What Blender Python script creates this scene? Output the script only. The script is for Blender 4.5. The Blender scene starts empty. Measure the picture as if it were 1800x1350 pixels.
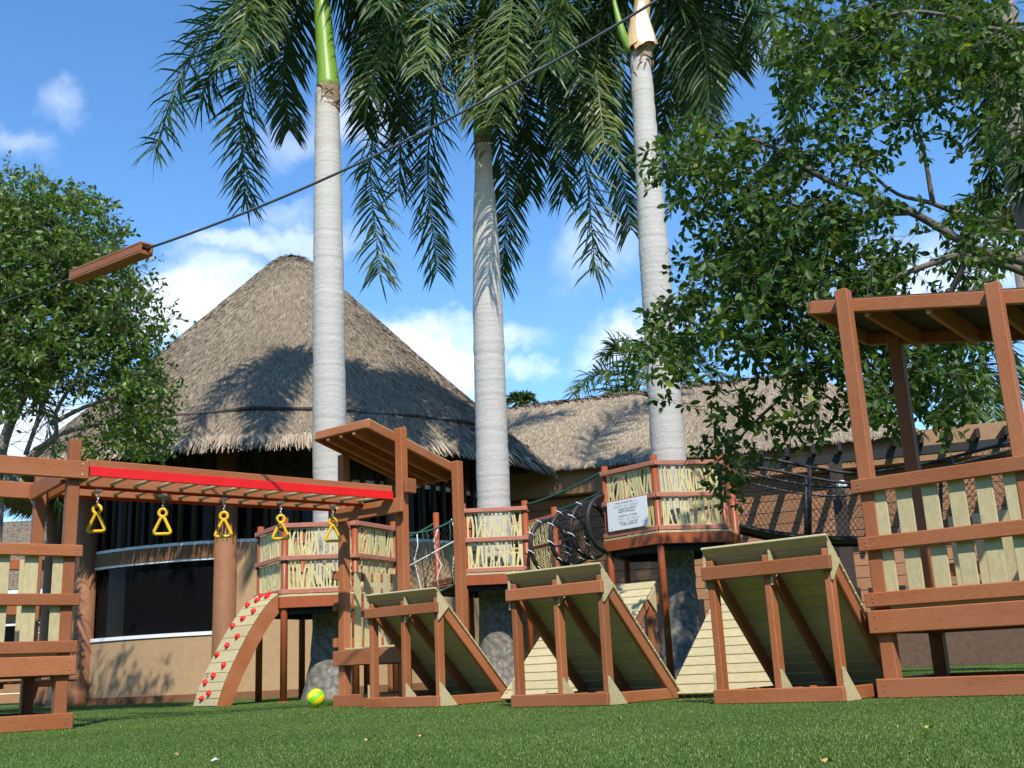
import bpy, math, random
import numpy as np
from mathutils import Vector, Matrix

sc = bpy.context.scene
col = sc.collection
rnd = random.Random(7)
rng = np.random.default_rng(11)

# ------------------------------------------------------------------ camera
PITCH, ROLL, FPX, CAMH = math.radians(14.8), math.radians(2.7), 1900.0, 0.27
CAM = Vector((0, 0, CAMH))
FWD = Vector((0, math.cos(PITCH), math.sin(PITCH)))
_R0 = Vector((1, 0, 0)); _U0 = _R0.cross(FWD)
RGT = _R0 * math.cos(ROLL) - _U0 * math.sin(ROLL)
UPV = _R0 * math.sin(ROLL) + _U0 * math.cos(ROLL)
cd = bpy.data.cameras.new('camera'); cam = bpy.data.objects.new('camera', cd); col.objects.link(cam)
cd.sensor_width = 36.0; cd.lens = 36.0 * FPX / 1800.0; cd.clip_start = 0.05; cd.clip_end = 2000
cam.matrix_world = Matrix(((RGT.x, UPV.x, -FWD.x, CAM.x), (RGT.y, UPV.y, -FWD.y, CAM.y), (RGT.z, UPV.z, -FWD.z, CAM.z), (0, 0, 0, 1)))
sc.camera = cam

# ------------------------------------------------------------------ sun and sky
SUN_AZ, SUN_EL = math.radians(10), math.radians(47)      # azimuth to the right of straight behind the camera
TO_SUN = Vector((math.sin(SUN_AZ) * math.cos(SUN_EL), -math.cos(SUN_AZ) * math.cos(SUN_EL), math.sin(SUN_EL)))
sl = bpy.data.lights.new('sun', 'SUN'); sun = bpy.data.objects.new('sun', sl); col.objects.link(sun)
sl.energy = 4.4; sl.angle = math.radians(0.6); sl.color = (1.0, 0.94, 0.84)
sun.rotation_euler = TO_SUN.to_track_quat('Z', 'Y').to_euler()
sun.location = (0, 0, 30)

w = bpy.data.worlds.new('World'); sc.world = w; w.use_nodes = True
nt = w.node_tree; nt.nodes.clear()
def wn(t, **k):
    n = nt.nodes.new(t)
    for a, b in k.items(): setattr(n, a, b)
    return n
def wl(a, b): nt.links.new(a, b)
sky = wn('ShaderNodeTexSky', sky_type='NISHITA'); sky.sun_disc = False
sky.sun_elevation = SUN_EL; sky.sun_rotation = math.atan2(TO_SUN.x, TO_SUN.y)
sky.air_density = 1.0; sky.dust_density = 0.0; sky.ozone_density = 3.5
hsv = wn('ShaderNodeHueSaturation'); hsv.inputs['Saturation'].default_value = 1.18; hsv.inputs['Value'].default_value = 1.5
wl(sky.outputs[0], hsv.inputs['Color'])
tc = wn('ShaderNodeTexCoord')
# domain-warped noise gives the cloud edges; soft lobes say where the larger banks sit
warp = wn('ShaderNodeTexNoise'); warp.inputs['Scale'].default_value = 5.5; warp.inputs['Detail'].default_value = 6; warp.inputs['Roughness'].default_value = 0.62
wl(tc.outputs['Generated'], warp.inputs['Vector'])
wsub = wn('ShaderNodeVectorMath', operation='SUBTRACT'); wl(warp.outputs['Color'], wsub.inputs[0]); wsub.inputs[1].default_value = (.5, .5, .5)
wsc = wn('ShaderNodeVectorMath', operation='SCALE'); wl(wsub.outputs[0], wsc.inputs[0]); wsc.inputs['Scale'].default_value = 0.16
wadd = wn('ShaderNodeVectorMath', operation='ADD'); wl(tc.outputs['Generated'], wadd.inputs[0]); wl(wsc.outputs[0], wadd.inputs[1])
gm = wn('ShaderNodeMapping'); gm.inputs['Scale'].default_value = (1.0, 1.0, 2.6); gm.inputs['Location'].default_value = (3.1, 1.7, 0.4)
wl(wadd.outputs[0], gm.inputs['Vector'])
gn = wn('ShaderNodeTexNoise'); gn.inputs['Scale'].default_value = 3.0; gn.inputs['Detail'].default_value = 9; gn.inputs['Roughness'].default_value = 0.58
wl(gm.outputs[0], gn.inputs['Vector'])
gr = wn('ShaderNodeMapRange'); gr.interpolation_type = 'SMOOTHSTEP'
gr.inputs['From Min'].default_value = 0.64; gr.inputs['From Max'].default_value = 0.90; gr.inputs['To Max'].default_value = 0.6
wl(gn.outputs['Fac'], gr.inputs['Value'])
acc = gr.outputs[0]
def pixdir(u, v): return (FWD + RGT * ((u - 900) / FPX) + UPV * ((675 - v) / FPX)).normalized()
CLOUDS = [(330, 530, .13, .055, 1.0), (240, 590, .07, .035, .7), (420, 435, .09, .020, .5), (540, 425, .08, .022, .45), (490, 375, .05, .018, .3), (740, 605, .085, .040, 1.0), (820, 555, .09, .018, .5), (910, 610, .035, .022, .6),
          (1090, 605, .07, .035, .75), (1060, 460, .06, .035, .3), (620, 215, .06, .035, .42), (500, 240, .06, .03, .25), (110, 185, .03, .028, .3), (40, 760, .10, .05, .8), (1640, 500, .14, .06, .5), (20, 265, .04, .02, .25), (1300, 60, .08, .04, .3)]
for (u, v, rx, rz, amt) in CLOUDS:
    d = pixdir(u, v)
    s = wn('ShaderNodeVectorMath', operation='SUBTRACT'); wl(wadd.outputs[0], s.inputs[0]); s.inputs[1].default_value = d
    m = wn('ShaderNodeVectorMath', operation='MULTIPLY'); wl(s.outputs[0], m.inputs[0]); m.inputs[1].default_value = (1 / rx, 1 / rx, 1 / rz)
    l = wn('ShaderNodeVectorMath', operation='LENGTH'); wl(m.outputs[0], l.inputs[0])
    r = wn('ShaderNodeMapRange'); r.interpolation_type = 'SMOOTHSTEP'; r.inputs['From Min'].default_value = 1.0; r.inputs['From Max'].default_value = 0.15; r.inputs['To Max'].default_value = amt
    wl(l.outputs['Value'], r.inputs['Value'])
    mx = wn('ShaderNodeMath', operation='MAXIMUM'); wl(acc, mx.inputs[0]); wl(r.outputs[0], mx.inputs[1]); acc = mx.outputs[0]
fine = wn('ShaderNodeTexNoise'); fine.inputs['Scale'].default_value = 16; fine.inputs['Detail'].default_value = 6
wl(gm.outputs[0], fine.inputs['Vector'])
fr = wn('ShaderNodeMapRange'); fr.inputs['From Min'].default_value = .3; fr.inputs['From Max'].default_value = .62; fr.inputs['To Min'].default_value = .55
wl(fine.outputs['Fac'], fr.inputs['Value'])
cm = wn('ShaderNodeMath', operation='MULTIPLY'); wl(acc, cm.inputs[0]); wl(fr.outputs[0], cm.inputs[1])
mix = wn('ShaderNodeMix', data_type='RGBA'); wl(cm.outputs[0], mix.inputs['Factor']); wl(hsv.outputs[0], mix.inputs[6]); mix.inputs[7].default_value = (9.2, 9.5, 10.2, 1)
bg = wn('ShaderNodeBackground'); bg.inputs['Strength'].default_value = 0.125
wo = wn('ShaderNodeOutputWorld'); wl(mix.outputs[2], bg.inputs['Color']); wl(bg.outputs[0], wo.inputs['Surface'])

sc.view_settings.view_transform = 'Standard'; sc.view_settings.look = 'None'
sc.view_settings.exposure = 0.4; sc.view_settings.gamma = 1.0; sc.view_settings.use_curve_mapping = False
sc.cycles.use_denoising = True
sc.cycles.max_bounces = 6; sc.cycles.diffuse_bounces = 3; sc.cycles.glossy_bounces = 2; sc.cycles.transmission_bounces = 3; sc.cycles.transparent_max_bounces = 4

# ------------------------------------------------------------------ materials
MATS = {}
def base_mat(name):
    m = bpy.data.materials.new(name); m.use_nodes = True
    n = m.node_tree; n.nodes.clear(); MATS[name] = m
    return m, n.nodes, n.links
def ramp(N, stops):
    r = N.new('ShaderNodeValToRGB'); e = r.color_ramp.elements
    e[0].position, e[0].color = stops[0][0], (*stops[0][1], 1); e[1].position, e[1].color = stops[-1][0], (*stops[-1][1], 1)
    for p, c in stops[1:-1]:
        x = e.new(p); x.color = (*c, 1)
    return r
def solid(name, c1, c2, scale=30, rough=.6, stretch=(1, 1, 1), bump=0.1, bscale=None, var=.12, spec=.35, blotch=None, metal=0):
    """two-tone noise over object coordinates, a little value change from one piece to the next, fine relief"""
    m, N, L = base_mat(name)
    t = N.new('ShaderNodeTexCoord'); mp = N.new('ShaderNodeMapping'); mp.inputs['Scale'].default_value = stretch
    L.new(t.outputs['Object'], mp.inputs['Vector'])
    oi = N.new('ShaderNodeObjectInfo')
    off = N.new('ShaderNodeVectorMath'); off.operation = 'ADD'; sc_ = N.new('ShaderNodeMath'); sc_.operation = 'MULTIPLY'; sc_.inputs[1].default_value = 37.0
    L.new(oi.outputs['Random'], sc_.inputs[0]); L.new(mp.outputs[0], off.inputs[0]); L.new(sc_.outputs[0], off.inputs[1])
    n1 = N.new('ShaderNodeTexNoise'); n1.inputs['Scale'].default_value = scale; n1.inputs['Detail'].default_value = 6; n1.inputs['Roughness'].default_value = .65
    L.new(off.outputs[0], n1.inputs['Vector'])
    r = ramp(N, [(.32, c1), (.68, c2)]); L.new(n1.outputs['Fac'], r.inputs['Fac'])
    out = r.outputs['Color']
    if blotch:
        n2 = N.new('ShaderNodeTexNoise'); n2.inputs['Scale'].default_value = blotch[0]; n2.inputs['Detail'].default_value = 4
        L.new(off.outputs[0], n2.inputs['Vector'])
        mr = N.new('ShaderNodeMapRange'); mr.inputs['From Min'].default_value = .35; mr.inputs['From Max'].default_value = .7; mr.inputs['To Max'].default_value = blotch[1]
        L.new(n2.outputs['Fac'], mr.inputs['Value'])
        mxx = N.new('ShaderNodeMix'); mxx.data_type = 'RGBA'; L.new(mr.outputs[0], mxx.inputs['Factor']); L.new(out, mxx.inputs[6]); mxx.inputs[7].default_value = (*blotch[2], 1)
        out = mxx.outputs[2]
    h = N.new('ShaderNodeHueSaturation'); vr = N.new('ShaderNodeMapRange'); vr.inputs['To Min'].default_value = 1 - var; vr.inputs['To Max'].default_value = 1 + var
    L.new(oi.outputs['Random'], vr.inputs['Value']); L.new(vr.outputs[0], h.inputs['Value']); L.new(out, h.inputs['Color'])
    b = N.new('ShaderNodeBsdfPrincipled'); b.inputs['Roughness'].default_value = rough; b.inputs['Specular IOR Level'].default_value = spec; b.inputs['Metallic'].default_value = metal
    L.new(h.outputs[0], b.inputs['Base Color'])
    if bump:
        bn = N.new('ShaderNodeTexNoise'); bn.inputs['Scale'].default_value = bscale or scale * 2; bn.inputs['Detail'].default_value = 3
        L.new(off.outputs[0], bn.inputs['Vector'])
        bp = N.new('ShaderNodeBump'); bp.inputs['Strength'].default_value = bump; bp.inputs['Distance'].default_value = .01
        L.new(bn.outputs['Fac'], bp.inputs['Height']); L.new(bp.outputs[0], b.inputs['Normal'])
    o = N.new('ShaderNodeOutputMaterial'); L.new(b.outputs[0], o.inputs['Surface'])
    return m
def leafy(name, stops, trans=.35, rough=.45, gloss=.06, tcol=None):
    """thin leaf: diffuse + translucent + a little gloss; colour from the per-leaf 'tone' attribute"""
    m, N, L = base_mat(name)
    a = N.new('ShaderNodeAttribute'); a.attribute_name = 'tone'
    r = ramp(N, stops); L.new(a.outputs['Fac'], r.inputs['Fac'])
    d = N.new('ShaderNodeBsdfDiffuse'); L.new(r.outputs[0], d.inputs['Color'])
    t = N.new('ShaderNodeBsdfTranslucent')
    g2 = N.new('ShaderNodeMix'); g2.data_type = 'RGBA'; g2.blend_type = 'MULTIPLY'; g2.inputs['Factor'].default_value = 1; L.new(r.outputs[0], g2.inputs[6]); g2.inputs[7].default_value = (*(tcol or (1.3, 1.25, .5)), 1)
    L.new(g2.outputs[2], t.inputs['Color'])
    mx = N.new('ShaderNodeMixShader'); mx.inputs[0].default_value = trans; L.new(d.outputs[0], mx.inputs[1]); L.new(t.outputs[0], mx.inputs[2])
    g = N.new('ShaderNodeBsdfGlossy'); g.inputs['Roughness'].default_value = rough; g.inputs['Color'].default_value = (1, 1, 1, 1)
    m2 = N.new('ShaderNodeMixShader'); m2.inputs[0].default_value = gloss; L.new(mx.outputs[0], m2.inputs[1]); L.new(g.outputs[0], m2.inputs[2])
    o = N.new('ShaderNodeOutputMaterial'); L.new(m2.outputs[0], o.inputs['Surface'])
    return m

solid('lumber', (.260, .080, .026), (.350, .118, .042), scale=70, stretch=(.35, 1, 1), rough=.62, bump=.22, bscale=160, var=.17, spec=.25, blotch=(4, .75, (.38, .150, .070)))
solid('cream_lumber', (.43, .36, .19), (.54, .46, .26), scale=45, stretch=(.35, 1, 1), rough=.65, bump=.15, bscale=120, var=.07, spec=.25)
solid('cream_panel', (.53, .46, .225), (.61, .53, .27), scale=20, rough=.45, bump=.04, var=.04)
solid('post_pipe', (.28, .062, .018), (.34, .085, .028), scale=14, stretch=(1, 1, .3), rough=.42, bump=.03, var=.05, spec=.4)
solid('rail_pink', (.36, .13, .085), (.46, .18, .12), scale=40, stretch=(.3, 1, 1), rough=.55, bump=.1, var=.06)
solid('red_plastic', (.66, .010, .010), (.74, .016, .014), scale=8, rough=.42, bump=.03, var=.03, spec=.35)
solid('yellow_plastic', (.70, .40, .012), (.78, .47, .02), scale=20, rough=.35, bump=.02, var=.03, spec=.4)
solid('rung', (.42, .34, .20), (.52, .43, .27), scale=40, rough=.5, bump=.05)
solid('steel', (.45, .45, .46), (.6, .6, .6), scale=80, rough=.35, bump=.02, metal=.9)
solid('black_rubber', (.012, .012, .013), (.03, .03, .032), scale=60, rough=.5, bump=.08)
solid('black_paint', (.010, .010, .011), (.02, .019, .019), scale=20, rough=.6, bump=.05)
solid('green_rope', (.010, .06, .045), (.02, .095, .07), scale=150, rough=.7, bump=.25)
solid('white_rope', (.5, .5, .5), (.75, .75, .75), scale=150, rough=.8, bump=.25)
solid('dark_rope', (.03, .027, .024), (.07, .06, .05), scale=80, rough=.9, bump=.4)
solid('cable_grey', (.05, .055, .065), (.09, .095, .11), scale=200, rough=.5, bump=.3)
solid('white_paint', (.74, .75, .77), (.82, .83, .84), scale=30, rough=.45, bump=.03, var=.02)
solid('sign_ink', (.16, .18, .22), (.26, .28, .33), scale=50, rough=.7, bump=0, var=0)
solid('sign_ink_pale', (.46, .49, .54), (.56, .59, .64), scale=50, rough=.7, bump=0, var=0)
solid('stucco_tan', (.36, .235, .125), (.43, .285, .155), scale=9, rough=.9, bump=.25, bscale=60, var=.02, blotch=(1.2, .25, (.33, .22, .13)))
solid('stucco_orange', (.29, .165, .085), (.34, .195, .105), scale=6, rough=.9, bump=.2, bscale=50, var=.02)
solid('column_brown', (.225, .098, .045), (.29, .130, .062), scale=9, rough=.7, bump=.12, bscale=40, var=.04)
solid('beam_brown', (.16, .072, .033), (.22, .10, .048), scale=20, rough=.7, bump=.12, var=.05)
solid('siding', (.30, .145, .068), (.39, .195, .098), scale=26, stretch=(.15, 1, 1), rough=.7, bump=.12, var=.12)
solid('dark_wood', (.030, .020, .015), (.055, .036, .026), scale=20, rough=.7, bump=.12, var=.1)
solid('interior_dark', (.012, .010, .009), (.022, .018, .015), scale=4, rough=.9, bump=0)
solid('soil_grey', (.085, .075, .068), (.13, .115, .10), scale=12, rough=.95, bump=.4)
solid('plinth_brown', (.085, .050, .034), (.125, .075, .050), scale=14, rough=.9, bump=.2)  # base colour darkened to stand in for shade on the plinth
solid('bark', (.10, .075, .058), (.19, .15, .12), scale=25, stretch=(1, 1, .25), rough=.9, bump=.5, bscale=40, var=.05)
solid('bark_light', (.16, .13, .11), (.28, .23, .20), scale=25, stretch=(1, 1, .3), rough=.9, bump=.4, bscale=40, var=.05)
solid('crownshaft_green', (.15, .30, .035), (.23, .40, .06), scale=5, stretch=(1, 1, .15), rough=.38, bump=.03, spec=.4, blotch=(2.5, .5, (.30, .40, .10)))
solid('sheath_tan', (.46, .24, .085), (.60, .37, .16), scale=7, stretch=(1, 1, .2), rough=.6, bump=.15, blotch=(3, .7, (.68, .56, .38)))
solid('sheath_pale', (.62, .54, .42), (.74, .68, .58), scale=6, stretch=(1, 1, .2), rough=.5, bump=.1)
solid('fibre_brown', (.12, .08, .05), (.34, .25, .17), scale=30, stretch=(.3, .3, 2.0), rough=.95, bump=.7, bscale=40)
solid('fallen_yellow', (.42, .30, .08), (.5, .36, .12), scale=30, rough=.7, bump=.1)
solid('scrap_white', (.6, .6, .58), (.75, .75, .72), scale=30, rough=.8, bump=.1)
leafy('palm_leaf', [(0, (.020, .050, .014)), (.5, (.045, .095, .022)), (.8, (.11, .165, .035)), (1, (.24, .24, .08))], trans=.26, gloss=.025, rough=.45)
leafy('ficus_leaf', [(0, (.034, .078, .016)), (.6, (.070, .138, .024)), (.92, (.15, .23, .034)), (1, (.32, .36, .04))], trans=.38, gloss=.02, rough=.5)
leafy('broad_leaf', [(0, (.055, .115, .017)), (.7, (.13, .215, .030)), (1, (.23, .29, .042))], trans=.34, gloss=.03)
leafy('turf_blade', [(0, (.055, .105, .013)), (.6, (.108, .185, .024)), (.88, (.17, .235, .045)), (1, (.36, .34, .14))], trans=.2, gloss=.03)
leafy('thatch', [(0, (.098, .079, .058)), (.35, (.195, .156, .112)), (.75, (.295, .238, .170)), (1, (.45, .370, .260))], trans=.0, gloss=.01)
leafy('dead_frond', [(0, (.16, .12, .06)), (1, (.34, .28, .12))], trans=.2, gloss=.02)

def glass_dark():
    m, N, L = base_mat('dark_glass')
    b = N.new('ShaderNodeBsdfPrincipled'); b.inputs['Base Color'].default_value = (.006, .006, .007, 1); b.inputs['Roughness'].default_value = .07; b.inputs['Specular IOR Level'].default_value = .08
    t = N.new('ShaderNodeTexCoord'); n = N.new('ShaderNodeTexNoise'); n.inputs['Scale'].default_value = .9; L.new(t.outputs['Object'], n.inputs['Vector'])
    bp = N.new('ShaderNodeBump'); bp.inputs['Strength'].default_value = .04; L.new(n.outputs['Fac'], bp.inputs['Height']); L.new(bp.outputs[0], b.inputs['Normal'])
    o = N.new('ShaderNodeOutputMaterial'); L.new(b.outputs[0], o.inputs['Surface'])
glass_dark()
def turf_mat():
    m, N, L = base_mat('turf')
    t = N.new('ShaderNodeTexCoord')
    n1 = N.new('ShaderNodeTexNoise'); n1.inputs['Scale'].default_value = 90; n1.inputs['Detail'].default_value = 5; L.new(t.outputs['Object'], n1.inputs['Vector'])
    r = ramp(N, [(.3, (.040, .080, .012)), (.55, (.085, .148, .023)), (.75, (.14, .20, .042))]); L.new(n1.outputs['Fac'], r.inputs['Fac'])
    n2 = N.new('ShaderNodeTexNoise'); n2.inputs['Scale'].default_value = .8; n2.inputs['Detail'].default_value = 4; L.new(t.outputs['Object'], n2.inputs['Vector'])
    h = N.new('ShaderNodeHueSaturation'); v = N.new('ShaderNodeMapRange'); v.inputs['From Min'].default_value = .3; v.inputs['From Max'].default_value = .7; v.inputs['To Min'].default_value = .8; v.inputs['To Max'].default_value = 1.15
    L.new(n2.outputs['Fac'], v.inputs['Value']); L.new(v.outputs[0], h.inputs['Value']); L.new(r.outputs[0], h.inputs['Color'])
    b = N.new('ShaderNodeBsdfPrincipled'); b.inputs['Roughness'].default_value = .8; b.inputs['Specular IOR Level'].default_value = .2; L.new(h.outputs[0], b.inputs['Base Color'])
    bp = N.new('ShaderNodeBump'); bp.inputs['Strength'].default_value = .7; bp.inputs['Distance'].default_value = .02; L.new(n1.outputs['Fac'], bp.inputs['Height']); L.new(bp.outputs[0], b.inputs['Normal'])
    o = N.new('ShaderNodeOutputMaterial'); L.new(b.outputs[0], o.inputs['Surface'])
turf_mat()
def palm_trunk_mat():
    m, N, L = base_mat('palm_trunk')
    t = N.new('ShaderNodeTexCoord')
    sx = N.new('ShaderNodeSeparateXYZ'); L.new(t.outputs['Object'], sx.inputs[0])
    # leaf-scar rings
    nw = N.new('ShaderNodeTexNoise'); nw.inputs['Scale'].default_value = 2.2; nw.inputs['Detail'].default_value = 3; L.new(t.outputs['Object'], nw.inputs['Vector'])
    ma = N.new('ShaderNodeMath'); ma.operation = 'MULTIPLY_ADD'; ma.inputs[1].default_value = .12; L.new(nw.outputs['Fac'], ma.inputs[0]); L.new(sx.outputs['Z'], ma.inputs[2])
    cx = N.new('ShaderNodeCombineXYZ'); L.new(ma.outputs[0], cx.inputs['Z'])
    vo = N.new('ShaderNodeTexNoise'); vo.inputs['Scale'].default_value = 13; vo.inputs['Detail'].default_value = 4; vo.inputs['Roughness'].default_value = .7; L.new(cx.outputs[0], vo.inputs['Vector'])
    rr = ramp(N, [(.30, (.30, .27, .24)), (.42, (.43, .40, .365)), (.58, (.50, .475, .44)), (.70, (.40, .37, .34))]); L.new(vo.outputs['Fac'], rr.inputs['Fac'])
    # patchy lichen and wet stains, densest low down, doubling as painted shade under decks
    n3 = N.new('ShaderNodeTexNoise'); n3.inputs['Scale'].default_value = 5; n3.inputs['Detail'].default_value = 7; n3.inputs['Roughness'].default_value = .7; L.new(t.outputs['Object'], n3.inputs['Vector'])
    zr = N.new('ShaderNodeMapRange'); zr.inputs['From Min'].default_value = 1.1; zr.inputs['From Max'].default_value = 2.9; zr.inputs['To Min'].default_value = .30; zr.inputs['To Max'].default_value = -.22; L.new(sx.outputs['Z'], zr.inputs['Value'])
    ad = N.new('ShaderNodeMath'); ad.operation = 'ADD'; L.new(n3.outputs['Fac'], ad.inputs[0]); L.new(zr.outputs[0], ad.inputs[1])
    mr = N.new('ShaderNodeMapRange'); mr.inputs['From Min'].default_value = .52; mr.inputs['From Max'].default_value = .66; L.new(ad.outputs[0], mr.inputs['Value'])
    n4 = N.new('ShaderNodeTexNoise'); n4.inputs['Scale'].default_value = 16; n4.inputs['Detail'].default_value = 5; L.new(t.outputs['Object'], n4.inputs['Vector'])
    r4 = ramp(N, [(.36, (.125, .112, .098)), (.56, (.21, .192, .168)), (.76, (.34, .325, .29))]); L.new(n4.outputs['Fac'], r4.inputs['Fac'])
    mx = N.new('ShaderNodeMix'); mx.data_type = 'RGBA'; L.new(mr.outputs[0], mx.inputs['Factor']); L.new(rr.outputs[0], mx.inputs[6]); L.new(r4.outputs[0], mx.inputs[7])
    b = N.new('ShaderNodeBsdfPrincipled'); b.inputs['Roughness'].default_value = .85; b.inputs['Specular IOR Level'].default_value = .2; L.new(mx.outputs[2], b.inputs['Base Color'])
    bs = N.new('ShaderNodeMath'); bs.operation = 'ADD'; L.new(vo.outputs['Fac'], bs.inputs[0]); L.new(n4.outputs['Fac'], bs.inputs[1])
    bp = N.new('ShaderNodeBump'); bp.inputs['Strength'].default_value = .35; bp.inputs['Distance'].default_value = .03; L.new(bs.outputs[0], bp.inputs['Height']); L.new(bp.outputs[0], b.inputs['Normal'])
    o = N.new('ShaderNodeOutputMaterial'); L.new(b.outputs[0], o.inputs['Surface'])
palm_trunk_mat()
def thatch_bed():
    m, N, L = base_mat('thatch_bed')
    t = N.new('ShaderNodeTexCoord')
    n1 = N.new('ShaderNodeTexNoise'); n1.inputs['Scale'].default_value = 14; n1.inputs['Detail'].default_value = 6; L.new(t.outputs['Object'], n1.inputs['Vector'])
    r = ramp(N, [(.3, (.075, .058, .044)), (.7, (.25, .2, .145))]); L.new(n1.outputs['Fac'], r.inputs['Fac'])
    b = N.new('ShaderNodeBsdfPrincipled'); b.inputs['Roughness'].default_value = .95; b.inputs['Specular IOR Level'].default_value = .1; L.new(r.outputs[0], b.inputs['Base Color'])
    bp = N.new('ShaderNodeBump'); bp.inputs['Strength'].default_value = .8; bp.inputs['Distance'].default_value = .04; L.new(n1.outputs['Fac'], bp.inputs['Height']); L.new(bp.outputs[0], b.inputs['Normal'])
    o = N.new('ShaderNodeOutputMaterial'); L.new(b.outputs[0], o.inputs['Surface'])
thatch_bed()
def ball_mat():
    m, N, L = base_mat('ball_stripes')
    t = N.new('ShaderNodeTexCoord'); mp = N.new('ShaderNodeMapping'); mp.inputs['Rotation'].default_value = (0, math.radians(-52), 0); L.new(t.outputs['Object'], mp.inputs['Vector'])
    s = N.new('ShaderNodeSeparateXYZ'); L.new(mp.outputs[0], s.inputs[0])
    a = N.new('ShaderNodeMath'); a.operation = 'MULTIPLY_ADD'; a.inputs[1].default_value = 10.6; a.inputs[2].default_value = .28; L.new(s.outputs['X'], a.inputs[0])
    f = N.new('ShaderNodeMath'); f.operation = 'FRACT'; L.new(a.outputs[0], f.inputs[0])
    r = ramp(N, [(.47, (.20, .62, .015)), (.53, (.80, .62, .012))]); L.new(f.outputs[0], r.inputs['Fac'])
    b = N.new('ShaderNodeBsdfPrincipled'); b.inputs['Roughness'].default_value = .4; L.new(r.outputs[0], b.inputs['Base Color'])
    o = N.new('ShaderNodeOutputMaterial'); L.new(b.outputs[0], o.inputs['Surface'])
ball_mat()

# ------------------------------------------------------------------ helpers
def at(u, v, Y):
    """point of the photograph's pixel (1800 x 1350) at depth Y metres in front of the camera"""
    d = FWD + RGT * ((u - 900) / FPX) + UPV * ((675 - v) / FPX)
    return CAM + d * (Y / d.y)
def V(*a): return Vector(a)
def tag(o, label=None, cat=None, group=None, kind=None):
    if label: o['label'] = label
    if cat: o['category'] = cat
    if group: o['group'] = group
    if kind: o['kind'] = kind
    return o
def empty(name, loc, label, cat, group=None):
    o = bpy.data.objects.new(name, None); col.objects.link(o); o.location = loc; o.empty_display_size = .2
    return tag(o, label, cat, group)
def link(name, me, parent=None, M=None, mat=None, label=None):
    o = bpy.data.objects.new(name, me); col.objects.link(o)
    if mat and not me.materials: me.materials.append(MATS[mat])
    M = M or Matrix.Identity(4)
    if parent is not None:
        o.parent = parent
        P = Matrix.Identity(4); q = parent
        while q is not None:
            P = q.matrix_basis @ P; q = q.parent
        M = P.inverted() @ M
    o.matrix_basis = M
    if label: o['label'] = label
    return o
def mesh(name, verts, faces, smooth=False, tone=None):
    me = bpy.data.meshes.new(name)
    me.from_pydata([tuple(v) for v in verts], [], [tuple(f) for f in faces])
    if smooth: me.polygons.foreach_set('use_smooth', [True] * len(me.polygons))
    if tone is not None:
        a = me.attributes.new('tone', 'FLOAT', 'POINT'); a.data.foreach_set('value', np.asarray(tone, dtype=np.float32))
    me.update(); return me
def np_mesh(name, verts, faces, tone=None, smooth=False):
    """faces: (n,k) array, all with the same number of corners"""
    verts = np.ascontiguousarray(verts, dtype=np.float32).reshape(-1, 3); faces = np.ascontiguousarray(faces, dtype=np.int32)
    me = bpy.data.meshes.new(name); n, k = faces.shape
    me.vertices.add(len(verts)); me.vertices.foreach_set('co', verts.ravel())
    me.loops.add(n * k); me.loops.foreach_set('vertex_index', faces.ravel())
    me.polygons.add(n); me.polygons.foreach_set('loop_start', np.arange(0, n * k, k, dtype=np.int32))
    if smooth: me.polygons.foreach_set('use_smooth', np.ones(n, dtype=bool))
    if tone is not None:
        a = me.attributes.new('tone', 'FLOAT', 'POINT'); a.data.foreach_set('value', np.asarray(tone, dtype=np.float32))
    me.update(calc_edges=True); me.validate(); return me
_boxes = {}
def box_mesh(l, wd, t, c=None):
    """chamfered box centred on the origin: l along X, wd along Z, t along Y"""
    key = (round(l, 3), round(wd, 3), round(t, 3))
    if key in _boxes: return _boxes[key]
    c = min(.006, l * .2, wd * .2, t * .2) if c is None else c
    hx, hy, hz = l / 2, t / 2, wd / 2
    vs, idx = [], {}
    for sx in (-1, 1):
        for sy in (-1, 1):
            for sz in (-1, 1):
                for ax in range(3):
                    p = [sx * hx, sy * hy, sz * hz]
                    for k in range(3):
                        if k != ax: p[k] -= (sx, sy, sz)[k] * c
                    idx[(sx, sy, sz, ax)] = len(vs); vs.append(p)
    fs = []
    for ax in range(3):
        a, b = [k for k in range(3) if k != ax]
        for s in (-1, 1):
            q = []
            for sa, sb in ((-1, -1), (1, -1), (1, 1), (-1, 1)):
                k = [0, 0, 0]; k[ax] = s; k[a] = sa; k[b] = sb; q.append(idx[(*k, ax)])
            fs.append(q)
    for ax in range(3):
        a, b = [k for k in range(3) if k != ax]
        for sa in (-1, 1):
            for sb in (-1, 1):
                def K(s, which):
                    k = [0, 0, 0]; k[ax] = s; k[a] = sa; k[b] = sb; return idx[(*k, which)]
                fs.append([K(-1, a), K(1, a), K(1, b), K(-1, b)])
    for sx in (-1, 1):
        for sy in (-1, 1):
            for sz in (-1, 1): fs.append([idx[(sx, sy, sz, k)] for k in range(3)])
    me = mesh('board', vs, fs)
    import bmesh
    bm = bmesh.new(); bm.from_mesh(me); bmesh.ops.recalc_face_normals(bm, faces=bm.faces); bm.to_mesh(me); bm.free()
    _boxes[key] = me; return me
_matboxes = {}
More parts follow.
